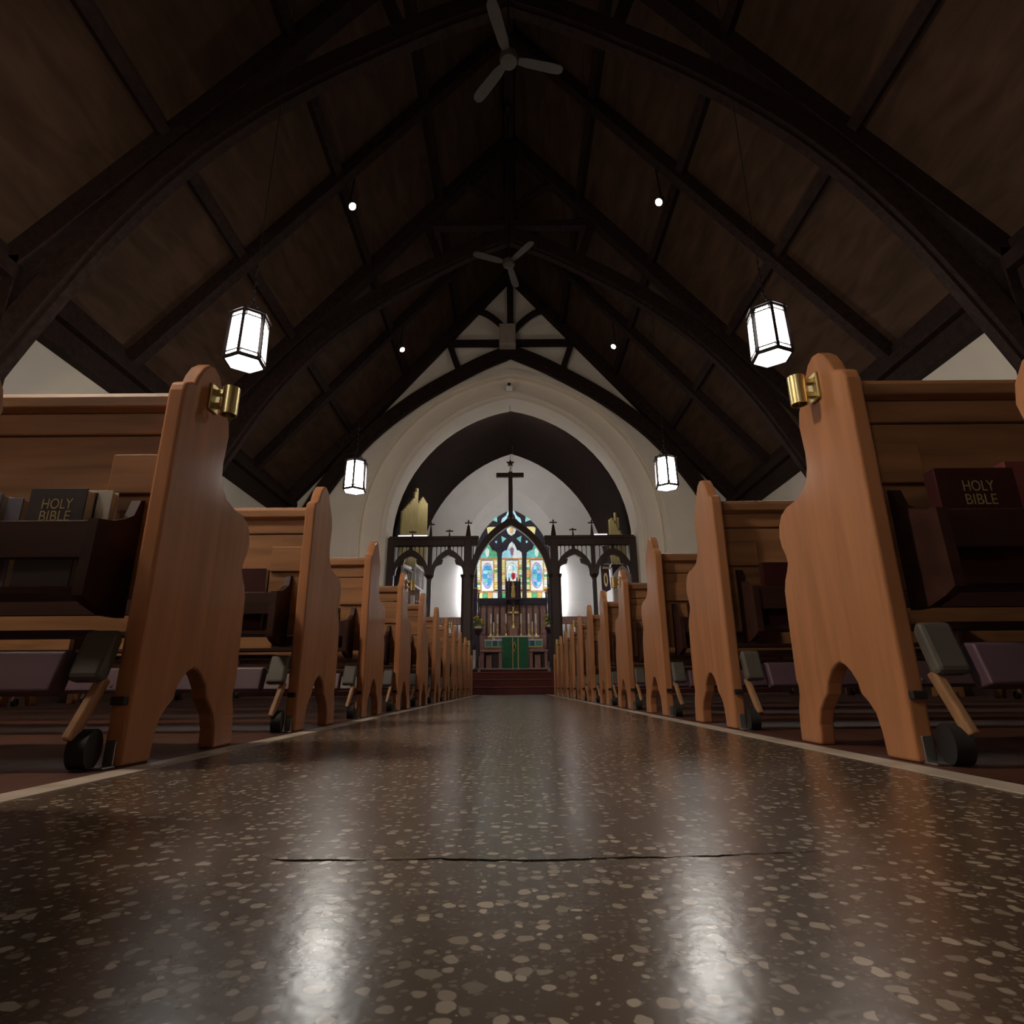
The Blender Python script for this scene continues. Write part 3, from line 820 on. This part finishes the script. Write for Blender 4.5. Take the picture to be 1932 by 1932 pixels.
# hanging cross on the screen's point
Xc, Zc = at(962, 897, SY)
r = thing('rood_cross', (Xc, SY, 4.38), 'tall dark wooden cross rising over the middle of the screen', 'cross')
B().box(Xc - .055, Xc + .055, SY - .04, SY + .04, 4.43, Zc + .10).out('shaft', 'screen_oak', r, bevel=.008)
B().box(Xc - .38, Xc + .36, SY - .045, SY + .045, Zc - .055, Zc + .065).out('crossbar', 'screen_oak', r, bevel=.008)
r = thing('star_pendant', (Xc, SY, Zc + .12), 'small dark star with a white rod hanging above the rood cross', 'pendant')
zs_ = at(961, 874, SY)[1]
B().cyl((Xc, SY, Zc + .10), (Xc, SY, zs_ - .08), .02, n=8).out('rod', 'white_paint', r)
sp = [(Xc + (.11 if k % 2 == 0 else .05) * math.sin(math.pi * k / 5), zs_ + (.11 if k % 2 == 0 else .05) * math.cos(math.pi * k / 5)) for k in range(10)]
B().prism(sp, 'y', SY - .03, SY + .03).out('star', 'screen_oak', r)
B().cyl((Xc, SY, zs_ + .08), (Xc, SY, 7.72), .006, n=6).out('wire', 'lantern_metal', r)

# ------------------------------------------------------------------ chancel lamps
for sx, side in ((-1, 'left'), (1, 'right')):
    x = sx * 1.56
    r = thing('tube_lamp', (x, 19.9, 2.5), 'bright upright tube lamp beside the stained glass window, %s' % side, 'lamp', 'tube lamps in the chancel')
    B().box(x - .05, x + .05, 19.95, 20.0, 2.45, 4.25).out('holder', 'white_paint', r)
    B().cyl((x, 19.91, 2.5), (x, 19.91, 4.2), .03, n=10).out('tube', 'tube_glass', r)
for x0, x1, lab in ((-3.0, -2.2, 'white tube lamp lying on the left end of the screen beam'), (2.14, 2.52, 'short white tube lamp lying on the right end of the screen beam')):
    r = thing('beam_lamp', ((x0 + x1) / 2, SY, ZB1 + .03), lab, 'lamp', 'tube lamps on the screen beam')
    B().box(x0, x1, SY - .02, SY + .08, ZB1 + .03, ZB1 + .05).out('tray', 'white_paint', r)
    B().cyl((x0 + .02, SY + .02, ZB1 + .075), (x1 - .02, SY + .02, ZB1 + .075), .015, n=10).out('tube', 'tube_glass_soft', r)

for sx, side in ((-1, 'left'), (1, 'right')):  # flood lamps added out of sight to brighten the chancel
    p = Vector((sx * .42, 15.45, 7.94)); d = Vector((-sx * .1, .80, -.62)).normalized()
    r = thing('added_flood_lamp', p, 'added unseen box flood lamp behind the point of the chancel arch, %s side' % side, 'lamp', 'added flood lamps behind the chancel arch')
    B().beam(p - d * .1, p + d * .02, .50, .22).out('housing', 'lantern_metal', r)
    B().beam(p + d * .02, p + d * .03, .46, .18).out('lens', 'added_flood_glass', r)
    u = Vector((0, -d.z, d.y)).normalized() * .105
    B().beam(p + u, p + u + d * .07, .52, .012).out('hood', 'lantern_metal', r)  # hood and doors shaped to hold the added light off the vault
    for s3 in (-1, 1):
        q = Vector((s3 * .25, 0, 0)); B().beam(p + q, p + q + d * .07, .012, .22).out('barn_door', 'lantern_metal', r)
    B().beam(p - d * .05, (sx * .42, 15.19, 7.95), .05, .05).out('bracket', 'lantern_metal', r)

# ------------------------------------------------------------------ organ pipes and case
def pipes(pts, tops, zb, label, rad=.055):
    r = thing('organ_pipes', (pts[0][0], pts[0][1], zb), label, 'organ pipes')
    for (x, y), zt in zip(pts, tops):
        B().lathe((x, y, zb), [(.02, 0), (rad, .3), (rad, zt - zb - .02), (rad * .85, zt - zb)], 10).out('pipe', 'pipe_gold', r, smooth=True)
    return r


n_ = 9
pts = [(-3.02 + .24 * i / (n_ - 1), 15.45 + .75 * i / (n_ - 1)) for i in range(n_)]
tp = [4.85 + .72 * i / (n_ - 1) for i in range(n_)]; tp[-2] = 5.62; tp[-1] = 5.76
pipes(pts, tp, 3.4, 'gilded organ pipes rising to the right, nearest group at the left of the chancel')
pts = [(-2.86 + .27 * i / 8, 16.5 + .35 * i / 8) for i in range(9)]
tp = [5.28 + .38 * min(1, i / 5) - (.05 * max(0, i - 5)) for i in range(9)]
pipes(pts, tp, 3.4, 'gilded organ pipes in the farther left group, tops cut at a slant')
pts = [(2.80 + .046 * i, 15.98 - .012 * i) for i in range(8)]
tp = [4.70, 4.74, 4.66, 4.56, 4.46, 4.36, 4.26, 4.18]
pipes(pts, tp, 3.4, 'gilded organ pipes at the right of the chancel, falling towards the wall')
pipes([(2.98, 16.12), (3.05, 16.12)], [4.95, 4.8], 3.4, 'single taller gilded pipe pair behind the right organ pipes', .045)
r = thing('organ_case', (-2.95, 16.2, .48), 'dark wooden organ case below the left gilded pipes', 'organ')
B().box(-3.24, -2.98, 15.35, 16.45, .48, 3.35).out('case_side', 'dark_carving', r)
B().box(-3.24, -2.62, 16.45, 16.95, .48, 3.32).out('case_front', 'altar_wood', r)
B().box(-3.24, -2.52, 16.35, 17.0, 3.30, 3.38).out('cornice', 'dark_carving', r)
r = thing('organ_case', (2.95, 16, .48), 'dark wooden organ case below the right gilded pipes', 'organ')
B().box(2.76, 3.24, 15.88, 16.2, 2.9, 3.35).out('case_front', 'dark_carving', r)
B().box(2.74, 3.24, 15.86, 16.25, 3.32, 3.38).out('cornice', 'dark_carving', r)


def grille(p0, p1, z0, z1, label):
    """a white slatted grille running from p0 to p1 (x, y)"""
    r = thing('slatted_grille', (p0[0], p0[1], z0), label, 'grille')
    P = lambda t, z: (p0[0] + (p1[0] - p0[0]) * t, p0[1] + (p1[1] - p0[1]) * t, z)
    B().beam(P(0, z0), P(1, z0), .03, .06).beam(P(0, z1), P(1, z1), .03, .06).beam(P(0, z0), P(0, z1), .05, .03).beam(P(1, z0), P(1, z1), .05, .03).out('frame', 'white_paint', r)
    for k in range(1, 7):
        B().beam(P(k / 7, z0), P(k / 7, z1), .035, .02, side=(p1[0] - p0[0], p1[1] - p0[1], 0)).out('slat', 'white_paint', r)


grille((-2.93, 15.30), (-2.80, 16.3), 2.95, 3.28, 'small white slatted grille in the leftmost bay of the screen, nearer one')
grille((-2.60, 15.3), (-2.52, 16.3), 2.75, 3.32, 'large white slatted grille in the leftmost bay of the screen')
# organ console with white music desk
X0, Z0 = at(771, 1143, 15.6); X1, Z1 = at(789, 1122, 15.6)
r = thing('organ_console', ((X0 + X1) / 2, 15.6, .48), 'organ console with white music desk behind the leftmost screen bay', 'organ console')
B().box(X0 - .1, X1 + .1, 15.6, 16.2, .48, Z0 - .02).out('case', 'altar_wood', r)
B().box(X0, X0 + .10, 15.58, 15.62, Z0, Z1).out('music_desk', 'white_paint', r)
B().box(X0 - .1, X1 + .1, 15.55, 15.75, Z0 - .03, Z0 + .02).out('key_slip', 'white_paint', r)
for k in range(3): B().cyl((X0 + .16 + .06 * k, 15.62, Z0 + .14), (X0 + .16 + .06 * k, 15.58, Z0 + .14), .018, n=8).out('stop_knob', 'candle_wax', r)

# banner, right bay
X0, Z1 = at(1131, 1066, 15.7); X1, Z0 = at(1150, 1118, 15.7)
r = thing('banner', ((X0 + X1) / 2, 15.7, Z0), 'purple banner with gold oval emblem in the rightmost bay of the screen', 'banner')
B().prism([(X0, Z0 + .06), ((X0 + X1) / 2, Z0), (X1, Z0 + .06), (X1 - .03, Z1), (X0 + .0, Z1)], 'y', 15.69, 15.71).out('cloth', 'purple_cloth', r)
B().cyl((X0 - .05, 15.70, Z1), (X1 + .03, 15.70, Z1), .015, n=8).out('cross_pole', 'white_paint', r)
mx, mz = (X0 + X1) / 2, (Z0 + Z1) / 2 - .05
B().prism([(mx + .055 * math.cos(t), mz + .19 * math.sin(t)) for t in [2 * math.pi * i / 16 for i in range(16)]], 'y', 15.683, 15.69).out('emblem', 'gold', r)
B().prism([(mx + .025 * math.cos(t), mz + .12 * math.sin(t)) for t in [2 * math.pi * i / 12 for i in range(12)]], 'y', 15.678, 15.683).out('emblem_figure', 'purple_cloth', r)
for k in range(4): B().box(X0 + .05 + k * .05, X0 + .085 + k * .05, 15.683, 15.69, Z1 - .13, Z1 - .07).out('gold_letter', 'gold', r)
B().cyl((mx, 15.73, .48), (mx, 15.73, Z1 + .1), .014, n=8).out('pole', 'brass', r)
B().ball((mx, 15.73, Z1 + .16), .045, 8, 6).out('pole_knob', 'white_paint', r)
# arched niche on the right chancel wall
NA = arch(.19, 2.85, 3.18, 8, 1.9); NB = arch(.26, 2.85, 3.30, 8, 1.9)
r = thing('niche_frame', (2.98, 15.65, 1.9), 'pale arched doorway frame behind the rightmost bay of the screen', 'doorway')
B().strip([(x + 2.98, z) for x, z in NA], [(x + 2.98, z) for x, z in NB], 15.55, 15.75).out('arch_frame', 'plaster', r)
B().box(2.72, 3.24, 15.55, 15.78, .48, 1.9).out('plinth', 'plaster', r)
B().prism([(x + 2.98, z) for x, z in NA], 'y', 15.73, 15.75).out('arch_panel', 'plaster', r)

# ------------------------------------------------------------------ stained glass window
YW = YE + .42
win = tag(B().prism([(-1.36, 2.95)] + arch(1.36, 4.45, 6.38, 14) + [(1.36, 2.95)], 'y', YW, YW + .06).out('window_1', 'window_stone'), **ST)


def pane(poly, colr, dy=.0):
    B().prism(poly, 'y', YW - .012 - dy, YW - .001).out('pane', 'glass_' + colr, win)


def wp(*pts): return [at(x, y, YW) for x, y in pts]


def lancet(xl, xr, ya, ys, yt, yb, kind):
    """px extents of one light: apex, shoulder, top of the rectangle, sill"""
    xc = (xl + xr) / 2; w2 = (xr - xl) / 2
    # trefoil head in four panes
    head = {'side': ('green', 'teal', 'green', 'pale'), 'mid': ('pale', 'sky', 'pale', 'white')}[kind]
    pane(wp((xc, ya), (xc + 5, ya + 5), (xc + 8.5, ya + 13), (xc - 8.5, ya + 13), (xc - 5, ya + 5)), head[0])
    pane(wp((xc - 8.5, ya + 13.4), (xc - .3, ya + 13.4), (xc - .3, yt - 3), (xl, yt - 3), (xl + 1, ys + 3), (xl + 5, ys - 1), (xc - 9, ys - 2)), head[1])
    pane(wp((xc + 8.5, ya + 13.4), (xc + .3, ya + 13.4), (xc + .3, yt - 3), (xr, yt - 3), (xr - 1, ys + 3), (xr - 5, ys - 1), (xc + 9, ys - 2)), head[2])
    pane(wp((xc - 4, ya + 14), (xc, ya + 9), (xc + 4, ya + 14), (xc + 2.4, ya + 24), (xc, ya + 28), (xc - 2.4, ya + 24)), 'plum' if kind == 'mid' else head[3], .004)
    # amber bands
    pane(wp((xl, yt - 2.6), (xr, yt - 2.6), (xr, yt), (xl, yt)), 'orange')
    pane(wp((xl, yb - 15), (xr, yb - 15), (xr, yb - 12.6), (xl, yb - 12.6)), 'orange')
    # border squares, both sides
    b = B(); cols = ['glass_yellow', 'glass_amber', 'glass_white', 'glass_green', 'glass_pale']
    for s2, x0 in ((0, xl), (1, xr - 6)):
        y = yt + .4; k = 0
        while y < yb - 18:
            (xa, z1), (xb, z0) = at(x0 + .2, y, YW), at(x0 + 5.6, y + 4.2, YW)
            b.box(xa, xb, YW - .012, YW - .001, z0, z1, random.choice([0, 0, 0, 1, 2, 3, 4])); y += 4.7; k += 1
    b.out('border_glass', None, win, mats=cols)
    for x0 in (xl + 6, xr - 8):
        pane(wp((x0 + .2, yt + .4), (x0 + 1.8, yt + .4), (x0 + 1.8, yb - 15.4), (x0 + .2, yb - 15.4)), 'amber')
    # the oval medallion and its pale corners
    ex, ey0, ey1 = 10.5, yt + 6, yb - 20
    yc, eh = (ey0 + ey1) / 2, (ey1 - ey0) / 2
    ell = lambda t, q=1.0: (xc + ex * q * math.cos(t), yc + eh * q * math.sin(t))
    cornercol = 'white' if kind != 'mid' else 'pale'
    for q in range(4):
        ts = [math.pi / 2 * q + math.pi / 2 * k / 5 for k in range(6)]
        sx_, sy_ = ((1, 1), (-1, 1), (-1, -1), (1, -1))[q]
        corner = (xc + sx_ * (w2 - 8.4), yc + sy_ * (eh + 4.5))
        poly = [ell(t, 1.03) for t in ts]
        pane(wp(*(poly + ([(xc, corner[1]), corner, (corner[0], yc)] if q in (0, 2) else [(corner[0], yc), corner, (xc, corner[1])]))), cornercol)
    ring = [ell(2 * math.pi * k / 20) for k in range(20)]
    for q in range(4):
        ts = [math.pi / 2 * q + math.pi / 2 * k / 5 for k in range(6)]
        pane(wp(*([ell(t, .99) for t in ts] + [ell(t, .80) for t in ts[::-1]])), 'lilac' if kind != 'mid' else 'pale', .002)
    inner = {'side': ('blue', 'sky', 'blue', 'teal', 'lilac', 'blue'), 'mid': ('white', 'pale', 'sky', 'white', 'lilac', 'pale')}[kind]
    lv = [-.78, -.45, -.15, .2, .5, .78]
    for q in range(len(lv) - 1):
        a, b_ = lv[q], lv[q + 1]
        xa, xb = .78 * math.sqrt(1 - a * a), .78 * math.sqrt(1 - b_ * b_)
        sk = random.uniform(-.25, .25)
        for s2 in (-1, 1):
            pane(wp((xc + sk * ex * .4, yc + eh * (a + .02)), (xc + s2 * ex * xa, yc + eh * (a + .02)), (xc + s2 * ex * xb, yc + eh * b_), (xc - sk * ex * .3, yc + eh * b_))[::s2], inner[(q + (s2 > 0) * 2 + (xl > 985)) % 6], .002)
    # bottom row
    for k in range(4):
        x0 = xl + (xr - xl) * k / 4
        pane(wp((x0 + .3, yb - 12), (x0 + (xr - xl) / 4 - .3, yb - 12), (x0 + (xr - xl) / 4 - .3, yb), (x0 + .3, yb)), ('yellow', 'green', 'amber', 'pale')[(k + (kind == 'mid')) % 4])


lancet(898, 936.5, 1024, 1040, 1056, 1130, 'side')
lancet(944.5, 983, 1022, 1040, 1056, 1130, 'mid')
lancet(991, 1030, 1024, 1040, 1056, 1130, 'side')
for x in (940.5, 987):
    (xa, z1), (xb, z0) = at(x - 3.2, 1038, YW), at(x + 3.2, 1133, YW)
    B().box(xa, xb, YW - .07, YW, z0, z1).out('mullion', 'window_stone', win)
# tracery lights
tr = [([(959.5, 962), (960, 967), (956, 974), (955, 978), (950, 983), (944.5, 988), (944, 984), (946, 978), (953, 973), (956, 966)], 'sky'),
      ([(966.5, 962), (966, 967), (970, 974), (971, 978), (976, 983), (981.5, 988), (982, 984), (980, 978), (973, 973), (970, 966)], 'sky'),
      ([(963, 974), (967, 982), (959, 982)], 'sky'),
      ([(926, 981), (936, 974), (936.5, 985)], 'teal'), ([(1000, 981), (990, 974), (989.5, 985)], 'teal'),
      ([(917, 996), (921, 994), (934, 994), (932, 999), (925, 1003), (919, 1009), (918, 1003)], 'yellow'),
      ([(1009, 996), (1005, 994), (992, 994), (994, 999), (1001, 1003), (1007, 1009), (1008, 1003)], 'yellow'),
      ([(963, 990), (971, 995), (972, 1000), (969, 1007), (963, 1011), (957, 1007), (954, 1000), (955, 995)], 'pale'),
      ([(944, 1011), (953.5, 1016), (945.5, 1024)], 'teal'), ([(982, 1011), (972.5, 1016), (980.5, 1024)], 'teal'),
      ([(932, 1021), (936, 1020), (935.5, 1025), (933, 1024)], 'sky'), ([(994, 1021), (990, 1020), (990.5, 1025), (993, 1024)], 'sky')]
for p, c_ in tr: pane(wp(*p), c_)
pane(wp((963, 993), (967, 997), (966, 1004), (963, 1007), (960, 1004), (959.5, 997)), 'amber', .004)

# ------------------------------------------------------------------ altar and sanctuary
YA = 18.6
X0, Z1 = at(912, 1207, YA); X1, Z0 = at(1020, 1221, YA)
al = thing('altar', (0, YA, .62), 'altar with white linen and green and blue superfrontal', 'altar')
B().box(X0 + .04, X1 - .04, YA + .02, YA + .43, .62, Z1 - .03).out('table_body', 'altar_wood', al)
B().box(X0 - .02, X1 + .02, YA - .02, YA + .45, Z1 - .03, Z1 + .01).out('linen', 'linen', al)
B().box(X0, X1, YA - .012, YA + .018, Z0 + .03, Z1 - .03).out('superfrontal', 'green_trim', al)
B().box(X0, X1, YA - .014, YA + .018, Z0 - .01, Z0 + .03).out('fringe', 'gold_fringe', al)
for x in (931, 1001):
    xa = at(x - 4, 1210, YA)[0]; xb = at(x + 4, 1210, YA)[0]
    B().box(xa, xb, YA - .018, YA - .01, Z0 + .035, Z1 - .035).out('blue_panel', 'blue_trim', al)
for x in (925, 936, 995, 1006, 912.5, 1019.5):
    xa = at(x, 1210, YA)[0]
    B().box(xa - .008, xa + .008, YA - .022, YA - .01, Z0 + .03, Z1 - .03).out('gold_band', 'linen', al)
for x in (914, 940, 1001, 1018):
    xa = at(x, 1225, YA)[0]
    B().box(xa - .03, xa + .03, YA - .005, YA + .05, .62, Z0).out('leg', 'altar_wood', al)
XG0, ZG1 = at(944, 1203, YA - .15); XG1, _ = at(993, 1203, YA - .15)
fr = thing('green_frontal', ((XG0 + XG1) / 2, YA - .15, .62), 'long green embroidered cloth hanging over the middle of the altar', 'altar cloth')
B().box(XG0, XG1, YA - .16, YA - .14, .64, ZG1).box(XG0, XG1, YA - .16, YA + .1, ZG1, ZG1 + .02).out('cloth', 'green_cloth', fr, bevel=.004)
for x in (964, 974):
    xa = at(x, 1230, YA)[0]; B().box(xa - .014, xa + .014, YA - .168, YA - .158, .66, ZG1).out('orphrey', 'gold_fringe', fr)
xa = at(967, 1225, YA)[0]
B().box(xa - .05, xa + .05, YA - .172, YA - .158, 1.28, 1.42).box(xa - .02, xa + .02, YA - .172, YA - .158, 1.2, 1.5).out('embroidery', 'gold_fringe', fr)
B().box(XG0, XG1, YA - .17, YA - .15, .62, .66).out('fringe', 'green_trim', fr)

# prayer desks each side and the pale rail round them
for (xa, xb, side) in ((903, 944, 'left'), (995, 1031, 'right')):
    D = 17.25; X0, Z1 = at(xa, 1226, D); X1, Z0 = at(xb, 1262, D)
    r = thing('prayer_desk', ((X0 + X1) / 2, D, .62), 'carved wooden prayer desk before the altar, %s of the green cloth' % side, 'prayer desk', 'prayer desks')
    Zb = .62
    B().box(X0, X1, D - .02, D + .30, Z1 - .07, Z1).out('top', 'altar_wood', r, bevel=.02)
    for x in (X0 + .02, X1 - .10): B().box(x, x + .08, D, D + .26, Zb, Z1 - .07).out('side', 'altar_wood', r)
    B().box(X0 + .1, X1 - .1, D + .2, D + .23, Zb, Z1 - .07).out('back', 'dark_carving', r)
    B().box(X0 + .16, X0 + .32, D + .02, D + .16, Zb + .06, Z1 - .15).out('book_box', 'altar_wood', r)
    B().box(X0, X1, D - .05, D + .30, Zb, Zb + .06).out('kneeling_board', 'altar_wood', r)
r = thing('sanctuary_rail', (0, 16.95, .48), 'low pale rounded rail at the edge of the sanctuary step', 'rail')
D = 17.1; X0, Z1 = at(900.5, 1238, D); X1, Z0 = at(1032.5, 1262, D)
Z0 = max(Z0, .635)
b = B()
path = [(X0, Z1), (X0, Z0 + .08), (X0 + .02, Z0 + .03), (X0 + .08, Z0), (X1 - .08, Z0), (X1 - .02, Z0 + .03), (X1, Z0 + .08), (X1, Z0 + .2)]
for p, q in zip(path[:-1], path[1:]): b.cyl((p[0], D, p[1]), (q[0], D, q[1]), .016, n=8)
b.out('tube', 'box_grey', r)
for x in (X0, X1): B().box(x - .04, x + .04, D - .05, D + .05, .48, Z0 + .02).out('foot', 'box_grey', r)

# reredos with panels, shelf, candles
YR = 19.5
rd = thing('reredos', (0, YR, .62), 'carved reddish wooden reredos panelling behind the altar', 'reredos')
X0, Z1 = at(903, 1128, YR); X1, _ = at(1027, 1128, YR)
B().box(X0, X1, YR + .1, YR + .3, .62, Z1).out('backing', 'altar_wood', rd)
B().box(X0 - .05, X1 + .05, YR + .02, YR + .3, Z1 - .22, Z1).out('cornice', 'window_stone', rd)
n_ = 10
for k in range(n_):
    xa = X0 + (X1 - X0) * k / n_; xb = X0 + (X1 - X0) * (k + 1) / n_; c = (xa + xb) / 2; hw = (xb - xa) / 2 - .025
    zl, zh = at(963, 1196, YR)[1], at(963, 1143, YR)[1]
    ar = [(c + x, z) for x, z in arch(hw, zh - .22, zh, 6)]
    B().prism([(c - hw, zl)] + ar + [(c + hw, zl)], 'y', YR + .07, YR + .1).out('panel', 'altar_wood', rd, bevel=.008)
    B().box(xa - .02, xa + .02, YR + .02, YR + .1, zl, Z1 - .2).out('stile', 'dark_carving', rd)
YG = 19.2
Zg = at(963, 1200.5, YG)[1]
X0, _ = at(917, 1200, YG); X1, _ = at(1014, 1200, YG)
gr = thing('gradine', (0, YG, Zg), 'white-edged shelf behind the altar carrying the candlesticks', 'shelf')
B().box(X0, X1, YG - .12, YG + .35, Zg - .10, Zg - .03).out('shelf', 'altar_wood', gr)
B().box(X0, X1, YG - .14, YG + .35, Zg - .03, Zg).out('runner', 'linen', gr)
B().box(X0 + .1, X1 - .1, YG - .05, YG + .35, .62, Zg - .10).out('support', 'altar_wood', gr)


def candle(px, D, pyb, pyc, pyt, label, k=1.0):
    x, zb = at(px, pyb, D); zc = at(px, pyc, D)[1]; zt = at(px, pyt, D)[1]
    r = thing('candlestick', (x, D, zb), label, 'candlestick', 'candlesticks on the altar')
    H = zc - zb
    B().lathe((x, D, zb), [(.062 * k, 0), (.062 * k, .02), (.035 * k, .06), (.018 * k, .10), (.015 * k, H * .35), (.03 * k, H * .5), (.015 * k, H * .62), (.016 * k, H * .9), (.035 * k, H * .97), (.035 * k, H)], 10).out('stick', 'gold', r, smooth=True)
    B().cyl((x, D, zc), (x, D, zt), .027 * k, .025 * k, 10).out('candle', 'candle_wax', r)
    B().cyl((x, D, zt), (x, D, zt + .03), .003, n=5).out('wick', 'black_rubber', r)


for px_, lab in ((923, 'leftmost tall'), (935.5, 'second tall'), (951.5, 'third tall'), (980, 'fourth tall'), (994.5, 'fifth tall'), (1008, 'rightmost tall')):
    candle(px_, YG, 1200.5, 1176, 1158, lab + ' brass candlestick with white candle behind the altar')
candle(928, YA + .2, 1207, 1192, 1174, 'short candlestick standing on the left side of the altar', .8)
candle(1001.5, YA + .2, 1206.5, 1191, 1173, 'short candlestick standing on the right side of the altar', .8)
x, zb = at(965.5, 1200.5, YG); zp = at(965, 1186, YG)[1]; zt = at(965, 1146, YG)[1]
r = thing('altar_cross', (x, YG, zb), 'brass altar cross on a wooden pedestal between the tall candles', 'cross')
B().box(x - .13, x + .13, YG - .1, YG + .1, zb, zp).out('pedestal', 'altar_wood', r, bevel=.015)
B().lathe((x, YG, zp), [(.10, 0), (.09, .03), (.05, .10), (.035, .2), (.045, .24), (.02, .28)], 10).out('base', 'gold', r, smooth=True)
h = zt - zp
b = B().box(x - .022, x + .022, YG - .015, YG + .015, zp + .25, zt).box(x - .15, x + .15, YG - .015, YG + .015, zp + h * .72, zp + h * .80)
for q in ((x - .15, zp + h * .76), (x + .15, zp + h * .76), (x, zt)): b.ball((q[0], YG, q[1]), .04, 8, 5)
b.out('cross_bars', 'gold', r)

# carved canopy above the reredos, red lamp
YK = YR - .17
x, z1 = at(965.5, 1092, YK - .1); z0 = at(965, 1131, YK - .1)[1]
r = thing('carved_canopy', (x, YK - .1, z0), 'dark carved wooden canopy with a gilded figure before the middle light', 'canopy')
B().box(x - .24, x + .24, YK + .05, YK + .12, z0, z1 - .05).out('back', 'dark_carving', r)
for k in (-1, -.55, .55, 1):
    B().lathe((x + k * .23, YK - .06, z0), [(.01, -.12), (.035, .03), (.028, .1), (.028, z1 - z0 - .05), (.012, z1 - z0 + .05)], 8).out('colonnette', 'dark_carving', r)
B().box(x - .26, x + .26, YK - .12, YK + .1, z0, z0 + .06).out('sill', 'dark_carving', r)
B().lathe((x, YK - .02, z0 - .5), [(.02, .2), (.05, .3), (.08, .42), (.10, .5)], 8).out('corbel', 'dark_carving', r)
B().lathe((x, YK - .08, z0 + .06), [(.07, 0), (.08, .12), (.055, .28), (.075, .36), (.035, .43), (.048, .48), (.02, .55)], 10).out('gilded_figure', 'gold', r, smooth=True)
x, z = at(966, 1087, YR - .35)
r = thing('sanctuary_lamp', (x, YR - .35, z), 'small red glass lamp hanging before the middle window light', 'lamp')
B().lathe((x, YR - .35, z), [(.02, -.12), (.06, -.06), (.075, .02), (.06, .08), (.05, .1)], 12).out('red_glass', 'red_glass', r, smooth=True)
B().cyl((x, YR - .35, z + .1), (x, YR - .35, 8.36), .005, n=5).out('chain', 'brass', r)

# riddel posts, curtains, flowers
for sx, side in ((-1, 'left'), (1, 'right')):
    x = sx * 1.30
    r = thing('side_curtain', (x, 19.0, .62), 'grey-violet curtain with a dark post beside the altar, %s' % side, 'curtain')
    n_ = 30
    pa = [(x + sx * .16 * (i / n_ - .5) * 2 * -1 + 0, 19.0 + .04 * math.sin(i * 1.25)) for i in range(n_ + 1)]
    pts = [(p[0], p[1]) for p in pa]
    vs = [(p[0], p[1], z) for z in (1.3, 3.25) for p in pts] + [(p[0], p[1] + .012, z) for z in (1.3, 3.25) for p in pts]
    m_ = n_ + 1
    fs = [(i, i + 1, m_ + i + 1, m_ + i) for i in range(n_)] + [(2 * m_ + i, 3 * m_ + i, 3 * m_ + i + 1, 2 * m_ + i + 1) for i in range(n_)]
    mesh('cloth', vs, fs, 'curtain_cloth', r, smooth=True, recalc=False)
    B().cyl((x - sx * .2, 18.95, .62), (x - sx * .2, 18.95, 3.05), .028, n=10).out('post', 'dark_carving', r)
    B().lathe((x - sx * .2, 18.95, 3.05), [(.03, 0), (.05, .04), (.02, .1), (.004, .2)], 8).out('post_knob', 'gold', r)
    B().cyl((x - sx * .2, 18.97, 3.26), (x + sx * .2, 18.97, 3.26), .012, n=8).out('rod', 'brass', r)
    fx, fz = at(898.5 if sx < 0 else 1034.5, 1186 if sx < 0 else 1184, 18.4)
    r = thing('pedestal', (fx, 18.45, .62), 'dark wooden flower pedestal beside the altar, %s' % side, 'pedestal')
    B().lathe((fx, 18.45, .62), [(.17, 0), (.17, .05), (.07, .12), (.06, fz - .62 - .2), (.15, fz - .62 - .06), (.16, fz - .62 - .02), (.16, fz - .62)], 12).out('stand', 'dark_carving', r)
    r = thing('flower_arrangement', (fx, 18.45, fz), 'yellow flower arrangement in a pale bowl beside the altar, %s' % side, 'flowers')
    B().lathe((fx, 18.45, fz), [(.06, 0), (.10, .03), (.11, .06), (.10, .07)], 12).out('bowl', 'candle_wax', r)
    b = B()
    for k in range(46):
        a = random.uniform(0, 2 * math.pi); rr = random.uniform(.03, .17); z = fz + .06 + random.uniform(.0, .26)
        c = Vector((fx + rr * math.cos(a), 18.45 + rr * math.sin(a), z)); d = Vector((math.cos(a), math.sin(a), random.uniform(.2, 1))).normalized()
        s_ = d.orthogonal().normalized() * .022
        b.hexa([c - s_, c + d * .04 - s_ * 1.3, c + d * .09, c + d * .04 + s_ * 1.3], [q + Vector((0, 0, .003)) for q in (c - s_, c + d * .04 - s_ * 1.3, c + d * .09, c + d * .04 + s_ * 1.3)])
    tag(b.out('foliage', 'leaf_green', r), kind='stuff')
    for k in range(16):
        a = random.uniform(0, 2 * math.pi); z = fz + .10 + .30 * (k / 16); rr = .16 * math.sqrt(max(.05, 1 - ((z - fz - .2) / .26) ** 2)) * random.uniform(.6, 1.1)
        c = (fx + rr * math.cos(a), 18.45 + rr * math.sin(a), z)
        B().lathe(c, [(.008, -.02), (.03, -.005), (.045, .015), (.03, .028), (.012, .03)], 8).out('blossom', 'flower_yellow', r)
